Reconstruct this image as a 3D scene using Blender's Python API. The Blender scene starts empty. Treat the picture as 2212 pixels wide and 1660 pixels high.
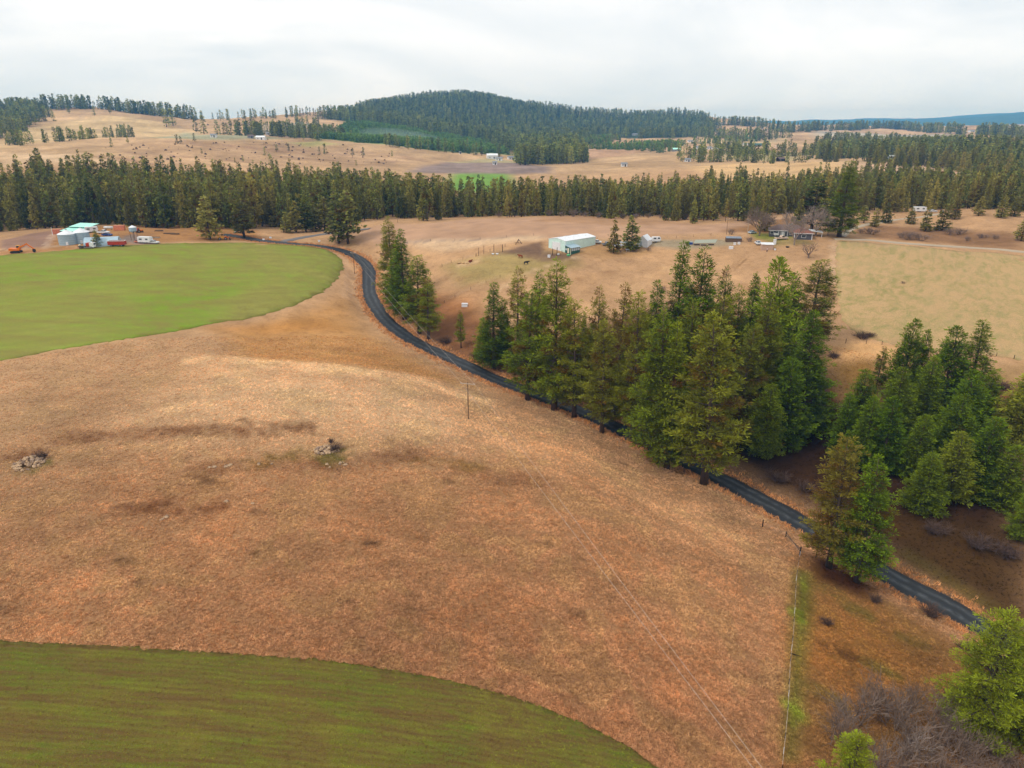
import bpy, bmesh, math, random
import numpy as np
from mathutils import Vector, Matrix, geometry

random.seed(7)
RNG = np.random.default_rng(11)
SC = bpy.context.scene
COL = SC.collection

# ------------------------------------------------------------------ camera
CAM_Z = 65.0
PITCH = math.radians(20.2)
FD = 1538.0                      # focal length for a picture 2212 wide
cam_data = bpy.data.cameras.new("camera")
cam_data.sensor_width = 36.0
cam_data.lens = 36.0 * FD / 2212.0
cam_data.clip_start = 0.5
cam_data.clip_end = 60000
cam = bpy.data.objects.new("camera", cam_data)
COL.objects.link(cam)
cam.location = (0, 0, CAM_Z)
cam.rotation_euler = (math.pi / 2 - PITCH, 0, 0)
SC.camera = cam

# ------------------------------------------------------------------ sky and sun (overcast)
SUN_EL = math.radians(48)
SUN_AZ = math.radians(-118)       # measured from +Y towards +X
world = bpy.data.worlds.new("World")
SC.world = world
world.use_nodes = True
wn = world.node_tree
wn.nodes.clear()
w_out = wn.nodes.new("ShaderNodeOutputWorld")
w_bg = wn.nodes.new("ShaderNodeBackground")
w_sky = wn.nodes.new("ShaderNodeTexSky")
w_sky.sky_type = 'NISHITA'
w_sky.sun_disc = False
w_sky.sun_elevation = SUN_EL
w_sky.sun_rotation = SUN_AZ
w_scale = wn.nodes.new("ShaderNodeVectorMath"); w_scale.operation = 'SCALE'
w_scale.inputs['Scale'].default_value = 0.09
wn.links.new(w_sky.outputs[0], w_scale.inputs[0])
w_tc = wn.nodes.new("ShaderNodeTexCoord")
w_map = wn.nodes.new("ShaderNodeMapping")
w_map.inputs['Scale'].default_value = (1.3, 1.3, 4.5)
wn.links.new(w_tc.outputs['Generated'], w_map.inputs[0])
w_n = wn.nodes.new("ShaderNodeTexNoise")
w_n.inputs['Scale'].default_value = 1.6
w_n.inputs['Detail'].default_value = 7
w_n.inputs['Roughness'].default_value = 0.55
w_n.inputs['Distortion'].default_value = 0.6
wn.links.new(w_map.outputs[0], w_n.inputs[0])
w_r = wn.nodes.new("ShaderNodeValToRGB")
w_r.color_ramp.elements[0].position = 0.36
w_r.color_ramp.elements[0].color = (0.68, 0.735, 0.78, 1)
w_r.color_ramp.elements[1].position = 0.60
w_r.color_ramp.elements[1].color = (0.90, 0.905, 0.91, 1)
wn.links.new(w_n.outputs[0], w_r.inputs[0])
w_mix = wn.nodes.new("ShaderNodeMix"); w_mix.data_type = 'RGBA'
w_mix.inputs[0].default_value = 0.93
wn.links.new(w_scale.outputs[0], w_mix.inputs[6])
wn.links.new(w_r.outputs[0], w_mix.inputs[7])
wn.links.new(w_mix.outputs[2], w_bg.inputs[0])
w_bg.inputs[1].default_value = 1.0
wn.links.new(w_bg.outputs[0], w_out.inputs[0])

sun_data = bpy.data.lights.new("sun", 'SUN')
sun_data.energy = 1.5
sun_data.angle = math.radians(12)
sun_data.color = (1.0, 0.96, 0.9)
sun = bpy.data.objects.new("sun", sun_data)
COL.objects.link(sun)
sdir = Vector((math.sin(SUN_AZ) * math.cos(SUN_EL), math.cos(SUN_AZ) * math.cos(SUN_EL), math.sin(SUN_EL)))
sun.rotation_euler = (-sdir).to_track_quat('-Z', 'Y').to_euler()
sun.location = (0, 0, 300)

SC.view_settings.view_transform = 'Standard'
SC.view_settings.look = 'None'
SC.view_settings.exposure = 0.3
SC.view_settings.gamma = 1.0
SC.cycles.use_denoising = True
SC.cycles.max_bounces = 6
SC.cycles.diffuse_bounces = 3
SC.cycles.transparent_max_bounces = 8
SC.cycles.volume_bounces = 4

# ------------------------------------------------------------------ small tools
def lin(r, g, b, k=1.0):
    out = []
    for c in (r, g, b):
        c = c / 255.0
        out.append(k * (c / 12.92 if c <= 0.04045 else ((c + 0.055) / 1.055) ** 2.4))
    return tuple(out)

ILL = 1.15                       # how bright a level white card would come out
def alb(r, g, b):
    """albedo of a thing that shows as this sRGB colour in the photograph's light"""
    return tuple(min(0.85, v / ILL) for v in lin(r, g, b))

def tag(o, label=None, cat=None, group=None, kind=None):
    if label: o["label"] = label
    if cat: o["category"] = cat
    if group: o["group"] = group
    if kind: o["kind"] = kind
    return o

def link(o, parent=None):
    COL.objects.link(o)
    if parent is not None:
        o.parent = parent
    return o

def mesh_np(name, verts, faces_flat, sizes, mats, cols=None, smooth=False, attr=None):
    """verts (n,3), faces_flat int list, sizes per face or one int"""
    me = bpy.data.meshes.new(name)
    verts = np.asarray(verts, dtype=np.float32)
    faces_flat = np.asarray(faces_flat, dtype=np.int32).ravel()
    if np.isscalar(sizes):
        n = len(faces_flat) // sizes
        starts = np.arange(n, dtype=np.int32) * sizes
    else:
        sizes = np.asarray(sizes, dtype=np.int32); n = len(sizes)
        starts = np.concatenate([[0], np.cumsum(sizes)[:-1]]).astype(np.int32)
    me.vertices.add(len(verts)); me.vertices.foreach_set("co", verts.ravel())
    me.loops.add(len(faces_flat)); me.loops.foreach_set("vertex_index", faces_flat)
    me.polygons.add(n); me.polygons.foreach_set("loop_start", starts)
    for m in (mats if isinstance(mats, (list, tuple)) else [mats]):
        me.materials.append(m)
    if cols is not None:
        a = me.color_attributes.new("Col", 'FLOAT_COLOR', 'POINT')
        c = np.ones((len(verts), 4), dtype=np.float32); c[:, :3] = cols
        a.data.foreach_set("color", c.ravel())
    if attr is not None:
        for k, v in attr.items():
            a = me.attributes.new(k, 'FLOAT', 'POINT')
            a.data.foreach_set("value", np.asarray(v, dtype=np.float32))
    me.update(calc_edges=True)
    if smooth:
        me.polygons.foreach_set("use_smooth", np.ones(n, dtype=bool))
    return me

class MB:
    """collects simple shapes into one mesh"""
    def __init__(self):
        self.v = []; self.f = []
    def add(self, vs, fs):
        o = len(self.v)
        self.v += [tuple(p) for p in vs]
        self.f += [tuple(i + o for i in q) for q in fs]
        return self
    def box(self, x0, x1, y0, y1, z0, z1):
        return self.add([(x0, y0, z0), (x1, y0, z0), (x1, y1, z0), (x0, y1, z0), (x0, y0, z1), (x1, y0, z1), (x1, y1, z1), (x0, y1, z1)],
                        [(3, 2, 1, 0), (4, 5, 6, 7), (0, 1, 5, 4), (1, 2, 6, 5), (2, 3, 7, 6), (3, 0, 4, 7)])
    def obox(self, c, ax, ay, az):
        c = Vector(c); ax, ay, az = Vector(ax), Vector(ay), Vector(az)
        vs = [c + sx * ax + sy * ay + sz * az for sz in (-1, 1) for sx, sy in ((-1, -1), (1, -1), (1, 1), (-1, 1))]
        return self.add(vs, [(3, 2, 1, 0), (4, 5, 6, 7), (0, 1, 5, 4), (1, 2, 6, 5), (2, 3, 7, 6), (3, 0, 4, 7)])
    def prism(self, prof, a0, a1, axis='y'):
        """closed profile (list of 2D) swept along an axis; profile in (x,z) for y, (y,z) for x"""
        n = len(prof); vs = []
        for a in (a0, a1):
            for p, q in prof:
                vs.append((p, a, q) if axis == 'y' else ((a, p, q) if axis == 'x' else (p, q, a)))
        fs = [tuple(range(n - 1, -1, -1)), tuple(range(n, 2 * n))]
        fs += [(i, (i + 1) % n, n + (i + 1) % n, n + i) for i in range(n)]
        return self.add(vs, fs)
    def tube(self, pts, rads, n=6, cap=True):
        pts = [Vector(p) for p in pts]
        if not hasattr(rads, '__len__'): rads = [rads] * len(pts)
        vs = []; fs = []
        for i, p in enumerate(pts):
            d = (pts[min(i + 1, len(pts) - 1)] - pts[max(i - 1, 0)]).normalized()
            u = d.orthogonal().normalized() if abs(d.z) > .95 else d.cross(Vector((0, 0, 1))).normalized()
            w = d.cross(u)
            for k in range(n):
                a = 2 * math.pi * k / n
                vs.append(p + rads[i] * (math.cos(a) * u + math.sin(a) * w))
        for i in range(len(pts) - 1):
            for k in range(n):
                a, b = i * n + k, i * n + (k + 1) % n
                fs.append((a, b, b + n, a + n))
        if cap:
            fs.append(tuple(range(n - 1, -1, -1))); e = (len(pts) - 1) * n
            fs.append(tuple(range(e, e + n)))
        return self.add(vs, fs)
    def ball(self, c, rx, ry, rz, n=8, m=5):
        vs = []; fs = []
        for i in range(m + 1):
            t = math.pi * i / m
            for k in range(n):
                a = 2 * math.pi * k / n
                vs.append((c[0] + rx * math.sin(t) * math.cos(a), c[1] + ry * math.sin(t) * math.sin(a), c[2] + rz * math.cos(t)))
        for i in range(m):
            for k in range(n):
                a, b = i * n + k, i * n + (k + 1) % n
                fs.append((a, a + n, b + n, b))
        return self.add(vs, fs)
    def mesh(self, name, mat, smooth=False):
        me = bpy.data.meshes.new(name)
        me.from_pydata(self.v, [], self.f)
        for m in (mat if isinstance(mat, (list, tuple)) else [mat]):
            me.materials.append(m)
        bm = bmesh.new(); bm.from_mesh(me); bmesh.ops.recalc_face_normals(bm, faces=bm.faces); bm.to_mesh(me); bm.free()
        if smooth:
            me.polygons.foreach_set("use_smooth", [True] * len(me.polygons))
        me.update()
        return me
    def build(self, name, mat, parent=None, smooth=False):
        return link(bpy.data.objects.new(name, self.mesh(name, mat, smooth)), parent)

def empty(name, loc, rz=0.0, s=1.0):
    o = bpy.data.objects.new(name, None)
    o.empty_display_size = 0.5
    o.location = loc; o.rotation_euler = (0, 0, rz); o.scale = (s, s, s)
    return link(o)

def copy_tree(root, loc, rz=0.0, scale=None):
    r = root.copy(); COL.objects.link(r)
    r.location = loc; r.rotation_euler = (root.rotation_euler[0], root.rotation_euler[1], rz)
    if scale is not None: r.scale = scale
    for ch in root.children:
        c = ch.copy(); COL.objects.link(c); c.parent = r
        for g in ch.children:
            d = g.copy(); COL.objects.link(d); d.parent = c
    return r

# ------------------------------------------------------------------ materials
def new_mat(name):
    m = bpy.data.materials.new(name); m.use_nodes = True
    nt = m.node_tree
    return m, nt, nt.nodes["Principled BSDF"]

def N(nt, typ, **kw):
    n = nt.nodes.new(typ)
    for k, v in kw.items():
        if k in n.bl_rna.properties and k != 'inputs':
            setattr(n, k, v)
    return n

def noise(nt, scale, detail=4, rough=0.6, vec=None, dist=0.0):
    n = nt.nodes.new("ShaderNodeTexNoise")
    n.inputs['Scale'].default_value = scale; n.inputs['Detail'].default_value = detail
    n.inputs['Roughness'].default_value = rough; n.inputs['Distortion'].default_value = dist
    if vec is not None: nt.links.new(vec, n.inputs['Vector'])
    return n.outputs[0]

def ramp(nt, fac, stops):
    r = nt.nodes.new("ShaderNodeValToRGB")
    e = r.color_ramp.elements
    while len(e) < len(stops): e.new(0.5)
    for i, (p, c) in enumerate(stops):
        e[i].position = p
        e[i].color = (c, c, c, 1) if not hasattr(c, '__len__') else (*c[:3], 1)
    nt.links.new(fac, r.inputs[0])
    return r.outputs[0]

def mixc(nt, fac, a, b, blend='MIX'):
    m = nt.nodes.new("ShaderNodeMix"); m.data_type = 'RGBA'; m.blend_type = blend
    for i, x in ((0, fac), (6, a), (7, b)):
        if isinstance(x, bpy.types.NodeSocket): nt.links.new(x, m.inputs[i])
        elif i == 0: m.inputs[0].default_value = x
        else: m.inputs[i].default_value = (*x[:3], 1)
    return m.outputs[2]

def mathn(nt, op, a, b=None, clamp=False):
    m = nt.nodes.new("ShaderNodeMath"); m.operation = op; m.use_clamp = clamp
    for i, x in ((0, a), (1, b)):
        if x is None: continue
        if isinstance(x, bpy.types.NodeSocket): nt.links.new(x, m.inputs[i])
        else: m.inputs[i].default_value = x
    return m.outputs[0]

def bump(nt, h, strength, dist, bsdf):
    b = nt.nodes.new("ShaderNodeBump")
    b.inputs['Strength'].default_value = strength; b.inputs['Distance'].default_value = dist
    nt.links.new(h, b.inputs['Height']); nt.links.new(b.outputs[0], bsdf.inputs['Normal'])

def objco(nt, scale=(1, 1, 1), rot=(0, 0, 0)):
    tc = nt.nodes.new("ShaderNodeTexCoord"); out = tc.outputs['Object']
    for key, val in (('Rotation', rot), ('Scale', scale)):       # turn first, then stretch
        mp = nt.nodes.new("ShaderNodeMapping"); mp.inputs[key].default_value = val
        nt.links.new(out, mp.inputs[0]); out = mp.outputs[0]
    return out

_mats = {}
def paint(name, col, rough=0.6, metal=0.0, var=0.12, scale=3.0, spec=0.3):
    """plain painted / metal / plastic surface with a little wear"""
    if name in _mats: return _mats[name]
    m, nt, b = new_mat(name)
    v = objco(nt)
    n = noise(nt, scale, 5, 0.65, v)
    dark = tuple(c * (1 - 2.2 * var) for c in col); lite = tuple(min(0.9, c * (1 + var)) for c in col)
    c = ramp(nt, n, [(0.3, dark), (0.55, col), (0.75, lite)])
    nt.links.new(c, b.inputs['Base Color'])
    b.inputs['Roughness'].default_value = rough; b.inputs['Metallic'].default_value = metal
    b.inputs['Specular IOR Level'].default_value = spec
    _mats[name] = m
    return m
# ------------------------------------------------------------------ terrain
SP, CP = math.sin(PITCH), math.cos(PITCH)
def ray(x, y):
    """picture point (2212 wide) -> azimuth and tangent of elevation of the line of sight"""
    a = (x - 1106) / FD; b = (y - 830) / FD
    dy = CP - b * SP; dz = -SP - b * CP
    h = math.hypot(a, dy)
    return math.atan2(a, dy), dz / h

ctrl = []                        # (azimuth, ln r, z)
def cz(x, y, z):
    az, t = ray(x, y); r = (z - CAM_Z) / t
    ctrl.append((az, math.log(r), z))
def cr(x, y, r):
    az, t = ray(x, y); ctrl.append((az, math.log(r), CAM_Z + r * t))
def ca(az, r, z):
    ctrl.append((math.radians(az), math.log(r), z))

# near field, the slope down to the road, the hollow with the grove
for p in [(0,1660,2),(700,1660,2),(1400,1660,-2),(1700,1660,-7),(1950,1660,-13),(2212,1660,-17),
          (0,1385,3),(700,1430,3),(1200,1520,0),(1480,1420,-4),
          (0,1000,3.5),(350,1000,4),(700,980,4),(1010,906,0),(1250,1000,-2),(1500,1200,-6),(1700,1240,-11),(300,1200,4),(900,1200,3),
          (480,780,4.2),(700,792,4),(860,812,2.6),(1000,850,-2.5),(0,830,3),(250,800,3.5),
          (2100,1340,-17),(1930,1240,-16),(1740,1130,-15),(1560,1040,-13),(1400,970,-11.5),(1300,920,-10),(1100,830,-7.5),(950,770,-5.5),(850,700,-3.5),(800,640,-1.5),(805,590,2),(770,555,6),(720,533,9),
          (700,720,-1.5),(560,722,0),(740,660,.3),(800,760,-2.5),
          (0,780,2.5),(400,710,2.5),(700,620,4),(0,650,7),(300,620,8.5),(520,600,8),(300,560,13.5),(0,590,12),(600,545,11),(700,560,8),
          (0,550,14.5),(150,541,15),(300,529,15.3),(450,524,14),(580,520,12.5),(650,523,11),
          (150,515,15.5),(280,500,16),(420,500,15),(0,515,13),(560,505,13),
          (1000,660,2),(960,600,7),(1100,580,11),(1250,620,8),(1400,570,12),(1600,600,10),(1700,640,8),(1000,540,13),(900,520,13),(1200,545,15),(1300,530,16),(1450,530,16),(1600,520,17),(1720,515,18),(1800,520,18),
          (800,500,14),(1200,472,18.5),(1000,478,16.5),(900,485,15),(1500,490,17),(1650,480,18),(760,490,14),
          (1800,700,3),(1810,560,15.5),(2212,545,15),(2000,620,9.5),(2212,650,6),(2100,770,-2),(2212,775,-3),(1900,740,0.5),
          (2000,530,16.5),(2212,900,-8),(2000,800,-4),(2212,1100,-14),(1800,960,-11.5),(1600,860,-8),(1950,1000,-11.5),(2212,1280,-18),(1950,1150,-15.5),(1450,850,-7),(1200,760,-4.5),
          (2100,490,18),(2212,470,20),(1950,500,17),(2050,520,15.5)]:
    cz(*p)
# forest floor beyond the farms
for p in [(-35,420,13),(-25,430,12),(-15,430,10),(-5,440,11),(5,450,11),(15,440,14),(25,430,19),(33,430,21),
          (-35,620,10),(-22,620,9),(-10,620,5),(-3,610,2),(3,600,2),(10,620,4),(20,640,8),(30,660,12)]:
    ca(*p)
# the hills: (picture point, distance)
for p in [(100,347,800),(100,330,900),(350,335,860),(500,345,850),(760,350,900),(900,358,900),(200,302,1150),(450,296,1200),(700,302,1250),(880,316,1250),(0,318,1000),(0,285,1400),
          (1050,398,760),(1050,378,830),(1060,350,1000),(1180,352,1020),(960,352,980),
          (100,268,1600),(200,250,1750),(330,262,1700),(400,285,1500),(520,283,1450),(650,292,1450),(150,234,1950),(30,236,2000),(0,262,1800),(250,240,1950),(360,252,1950),(500,260,1900),
          (600,252,2000),(700,262,1800),(800,268,1750),(780,285,1600),(900,300,1550),
          (700,250,2400),(830,229,2700),(960,214,2850),(1070,219,2850),(1160,235,2800),(1250,250,2800),(1450,252,2900),(1530,262,2800),
          (900,270,2050),(1000,300,1700),(1100,320,1450),(1150,345,1150),(1250,300,2000),(1200,275,2350),(1400,285,2350),
          (1300,340,1150),(1330,300,1850),(1450,300,1900),(1300,322,1450),(1500,318,1500),(1600,284,2300),(1560,272,2600),(1720,285,2300),
          (1500,380,720),(1650,380,720),(1650,362,820),(1850,378,720),(1950,361,840),(1760,355,860),(1850,343,1050),(2100,352,950),(2212,360,900),(1600,330,1300),(1700,318,1500),(2000,318,1500),(2212,322,1400),
          (1900,296,2100),(2100,300,2000),(2212,300,2000),(1800,282,2700),(2000,284,2700),(2150,284,2700)]:
    cr(*p)
for p in [(-30,2600,70),(-20,2700,60),(-30,4500,60),(-10,4500,75),(0,4500,70),(10,4500,45),(20,4500,38),(30,4500,36),(0,7000,40),(12,6800,32),(22,6800,32),(32,6800,32),(-25,8000,40)]:
    ca(*p)
for p in [(2212,243,9500),(2100,252,9500),(2000,259,9500),(1900,264,9500),(1800,262,9000),(1740,261,9000),(1690,266,9000),(1600,270,9000)]:
    cr(*p)
for az in (-35, -20, -5):
    ca(az, 12500, 30)
for az in (-55, -35, -15, 5, 25, 55):
    ca(az, 24000, 40)
    ca(az, 8, -6 if az > 10 else 1)
for r, zl, zr in [(20,3,-5),(60,2,-18),(120,3,-15),(200,4,-5),(300,14,13),(400,13,16),(700,18,18),(1200,42,22),(2000,85,30),(4500,60,36),(7000,40,36),(9500,30,190)]:
    ca(-58, r, zl); ca(58, r, zr)

C = np.array(ctrl)
KU = 2.2
def _feat(az, lr): return np.stack([az * KU, lr], -1)
cu = _feat(C[:, 0], C[:, 1])
def _kern(d2): return 0.5 * d2 * np.log(d2 + 1e-9)
def _tps():
    n = len(cu)
    d2 = ((cu[:, None] - cu[None]) ** 2).sum(-1)
    K = _kern(d2) + 1e-4 * np.eye(n)
    P = np.concatenate([np.ones((n, 1)), cu], 1)
    A = np.block([[K, P], [P.T, np.zeros((3, 3))]])
    return np.linalg.solve(A, np.concatenate([C[:, 2], np.zeros(3)]))
# heights are fitted as elevation angles of sight beyond 600 m would be noisier; fit z directly
W = _tps()
def tps(az, lr):
    u = _feat(az, lr); out = np.empty(len(u))
    for i in range(0, len(u), 40000):
        q = u[i:i + 40000]
        d2 = ((q[:, None] - cu[None]) ** 2).sum(-1)
        out[i:i + 40000] = _kern(d2) @ W[:-3] + W[-3] + q @ W[-2:]
    return out

# polar grid: fine where the view lies, coarse behind
AZ = np.concatenate([np.radians(np.linspace(-180, -54, 22)[:-1]), np.radians(np.linspace(-54, 54, 640)), np.radians(np.linspace(54, 180, 22)[1:])])
LR = np.concatenate([np.linspace(math.log(6), math.log(40), 16)[:-1], np.linspace(math.log(40), math.log(1500), 360)[:-1], np.linspace(math.log(1500), math.log(14500), 120)])
nA, nR = len(AZ), len(LR)
GA, GL = np.meshgrid(AZ, LR, indexing='ij')
azc = np.clip(GA, -math.radians(56), math.radians(56))
Z = tps(azc.ravel(), GL.ravel()).reshape(nA, nR)
GR = np.exp(GL)
GX, GY = GR * np.sin(GA), GR * np.cos(GA)

def waves(x, y, seed, scales, amp):
    rg = np.random.default_rng(seed); out = np.zeros_like(x)
    for s, a in zip(scales, amp):
        for k in range(5):
            th = rg.uniform(0, 2 * math.pi); ph = rg.uniform(0, 2 * math.pi); f = 2 * math.pi / (s * rg.uniform(.7, 1.4))
            out += a / 2.2 * np.sin(f * (x * math.cos(th) + y * math.sin(th)) + ph + 1.3 * np.sin(f * .6 * (x * math.sin(th) - y * math.cos(th)) + ph * 2))
    return out
def smooth(e0, e1, x):
    t = np.clip((x - e0) / (e1 - e0), 0, 1); return t * t * (3 - 2 * t)
Z += smooth(650, 1100, GR) * waves(GX, GY, 5, [420, 160], [2.2, 1.3]) + smooth(60, 120, GR) * waves(GX, GY, 6, [38, 17], [.16, .08])
Z += smooth(2200, 3200, GR) * (1 - smooth(5200, 8000, GR)) * waves(GX, GY, 8, [600, 240], [7, 3]) + smooth(7500, 9500, GR) * waves(GX, GY, 9, [2400, 1000], [14, 6])

def interp(x, y, G=None):
    G = Z if G is None else G
    x = np.asarray(x, float); y = np.asarray(y, float)
    az = np.arctan2(x, y); lr = np.log(np.maximum(np.hypot(x, y), 6.01))
    i = np.clip(np.searchsorted(AZ, az) - 1, 0, nA - 2); j = np.clip(np.searchsorted(LR, lr) - 1, 0, nR - 2)
    u = (az - AZ[i]) / (AZ[i + 1] - AZ[i]); v = np.clip((lr - LR[j]) / (LR[j + 1] - LR[j]), 0, 1)
    return (1 - u) * (1 - v) * G[i, j] + u * (1 - v) * G[i + 1, j] + (1 - u) * v * G[i, j + 1] + u * v * G[i + 1, j + 1]
def gz(x, y): return float(interp(x, y))

_rs = np.exp(np.linspace(math.log(30), math.log(15000), 2600))
def hit(x, y, rmin=0.0, rmax=1e9):
    """the ground that a picture point looks at: first crossing of the line of sight with the terrain"""
    az, t = ray(x, y)
    rs = _rs[(_rs >= rmin) & (_rs <= rmax)]
    h = interp(rs * math.sin(az), rs * math.cos(az)) - (CAM_Z + rs * t)
    k = np.where(h >= 0)[0]
    if len(k) and k[0] > 0:
        i = k[0]; f = -h[i - 1] / (h[i] - h[i - 1]); r = rs[i - 1] + f * (rs[i] - rs[i - 1])
    elif len(k): r = rs[0]
    else: r = rs[np.argmax(h / rs)]
    X, Y = r * math.sin(az), r * math.cos(az)
    return Vector((X, Y, gz(X, Y)))
def at(x, y):
    p = hit(x, y); return p
def hits(pts): return [hit(x, y) for x, y in pts]
def top_z(p, x, y):
    """height of a line of sight above the foot point p"""
    az, t = ray(x, y); return CAM_Z + math.hypot(p.x, p.y) * t

def spline(pts, step):
    P = np.array([[p[0], p[1]] for p in pts], float)
    P = np.vstack([2 * P[0] - P[1], P, 2 * P[-1] - P[-2]]); out = []
    for i in range(1, len(P) - 2):
        p0, p1, p2, p3 = P[i - 1:i + 3]; n = max(2, int(np.linalg.norm(p2 - p1) / step))
        for k in range(n):
            t = k / n
            out.append(.5 * ((2 * p1) + (-p0 + p2) * t + (2 * p0 - 5 * p1 + 4 * p2 - p3) * t * t + (-p0 + 3 * p1 - 3 * p2 + p3) * t ** 3))
    out.append(P[-2]); return np.array(out)

# ---- the county road: centre line on the ground, then a bench cut for it
ROAD_PX = [(2212,1405),(2060,1315),(1930,1248),(1740,1137),(1590,1052),(1440,978),(1300,908),(1180,860),(1060,812),(950,765),(880,728),(828,685),(800,640),(797,605),(795,580),(775,558),(740,542),(690,531),(620,526),(560,519),(520,512),(480,506)]
road_xy = [(p.x, p.y) for p in hits(ROAD_PX)]
d0 = np.array(road_xy[0]) - np.array(road_xy[1]); road_xy.insert(0, tuple(np.array(road_xy[0]) + d0 / np.linalg.norm(d0) * 60))
ROAD = spline(road_xy, 2.0)
def dist_line(x, y, L):
    """distance of points to a polyline and the parameter index"""
    best = np.full(x.shape, 1e9); idx = np.zeros(x.shape)
    for i in range(len(L) - 1):
        a, b = L[i], L[i + 1]; ab = b - a; l2 = ab @ ab + 1e-9
        t = np.clip(((x - a[0]) * ab[0] + (y - a[1]) * ab[1]) / l2, 0, 1)
        d = np.hypot(x - a[0] - t * ab[0], y - a[1] - t * ab[1]); m = d < best
        best[m] = d[m]; idx[m] = i + t[m]
    return best, idx
def road_heights(L):
    z = interp(L[:, 0], L[:, 1]); k = np.ones(9) / 9
    for _ in range(3): z = np.convolve(np.pad(z, 4, mode='edge'), k, 'valid')
    return z
def bench(L, half, fade, drop=0.0):
    zc = road_heights(L)
    m = (GX > L[:, 0].min() - 20) & (GX < L[:, 0].max() + 20) & (GY > L[:, 1].min() - 20) & (GY < L[:, 1].max() + 20)
    d, i = dist_line(GX[m], GY[m], L)
    tz = np.interp(i, np.arange(len(L)), zc) - drop
    w = 1 - smooth(half, fade, d)
    zz = Z[m]; Z[m] = zz * (1 - w) + tz * w
    return zc
ROAD_Z = bench(ROAD, 4.4, 10.0, .12)

# ---- the side road going off through the field corner, and the farm tracks
SIDE_PX = [(604,523),(640,516),(700,506),(760,499),(800,494)]
SIDE = spline([(p.x, p.y) for p in hits(SIDE_PX)], 2.0)
TRACK_PX = [(2330,556),(2212,545),(2100,536),(1980,528),(1870,519),(1800,517)]
TRACK = spline([(p.x, p.y) for p in hits(TRACK_PX)], 3.0)
HILL_TRACK_PX = [(1815,512),(1850,492),(1930,476),(2000,468),(2030,463)]
HTRACK = spline([(p.x, p.y) for p in hits(HILL_TRACK_PX)], 3.0)

# ---- colours of the ground, painted by where things grow
COLR = np.zeros((nA, nR, 3)); ROUGHG = np.ones((nA, nR))
def poly_mask(poly, feather):
    P = np.array([[p[0], p[1]] for p in poly]); b0 = P.min(0) - feather * 2; b1 = P.max(0) + feather * 2
    m = (GX > b0[0]) & (GX < b1[0]) & (GY > b0[1]) & (GY < b1[1])
    x, y = GX[m], GY[m]; ins = np.zeros(x.shape, bool)
    for i in range(len(P)):
        a, b = P[i], P[(i + 1) % len(P)]
        c = ((a[1] > y) != (b[1] > y)) & (x < (b[0] - a[0]) * (y - a[1]) / (b[1] - a[1] + 1e-12) + a[0])
        ins ^= c
    d, _ = dist_line(x, y, np.vstack([P, P[:1]]))
    sd = np.where(ins, d, -d)
    full = np.zeros((nA, nR)); full[m] = np.clip(sd / max(feather, .01) * .5 + .5, 0, 1)
    return full
def zone(px, col, feather=2.0, rough=None, k=1.0, pts=None):
    w = poly_mask(pts if pts is not None else hits(px), feather) * k
    COLR[:] = COLR * (1 - w[..., None]) + np.array(alb(*col)) * w[..., None]
    if rough is not None: ROUGHG[:] = ROUGHG * (1 - w) + rough * w
    return w
def streak(L, half, fade, col, k=1.0, rough=None):
    m = (GX > L[:, 0].min() - fade) & (GX < L[:, 0].max() + fade) & (GY > L[:, 1].min() - fade) & (GY < L[:, 1].max() + fade)
    d, _ = dist_line(GX[m], GY[m], L); w = np.zeros((nA, nR)); w[m] = (1 - smooth(half, fade, d + .9 * waves(GX[m], GY[m], 44, [7, 2.6], [.7, .6]) * min(1, fade / 3))) * k * np.clip(.72 + .45 * waves(GX[m], GY[m], 45, [11, 4], [.7, .5]), .15, 1.1)
    COLR[:] = COLR * (1 - w[..., None]) + np.array(alb(*col)) * w[..., None]
    if rough is not None: ROUGHG[:] = ROUGHG * (1 - w) + rough * w
def spline_px(px, step=3.0): return spline([(p.x, p.y) for p in hits(px)], step)

COLR[:] = np.array(alb(188, 150, 112))
# the near dry field is redder close by and paler towards its brow
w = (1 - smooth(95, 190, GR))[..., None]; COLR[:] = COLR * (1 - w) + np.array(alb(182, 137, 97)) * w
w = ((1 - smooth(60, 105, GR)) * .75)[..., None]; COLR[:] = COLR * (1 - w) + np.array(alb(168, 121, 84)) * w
w = smooth(700, 900, GR)[..., None]; COLR[:] = COLR * (1 - w) + np.array(alb(192, 160, 122)) * w
zone([(300,900),(480,800),(700,808),(860,830),(1010,880),(1100,950),(900,960),(500,940)], (228,190,148), 14, k=.85)
zone([(1010,880),(1250,960),(1500,1080),(1650,1180),(1560,1180),(1300,1060),(1050,960)], (214,168,122), 8, k=.7)
zone([(480,720),(700,660),(745,640),(790,720),(900,780),(1000,830),(860,805),(700,785),(520,772)], (186,138,84), 5, k=.8)
zone([(440,705),(700,690),(740,712),(600,722),(460,716)], (186,128,62), 4, k=.5)
streak(spline_px([(440,776),(560,784),(700,794),(830,808),(930,828),(1020,858)], 2), 2.5, 8, (232, 194, 150), .75)
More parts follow.
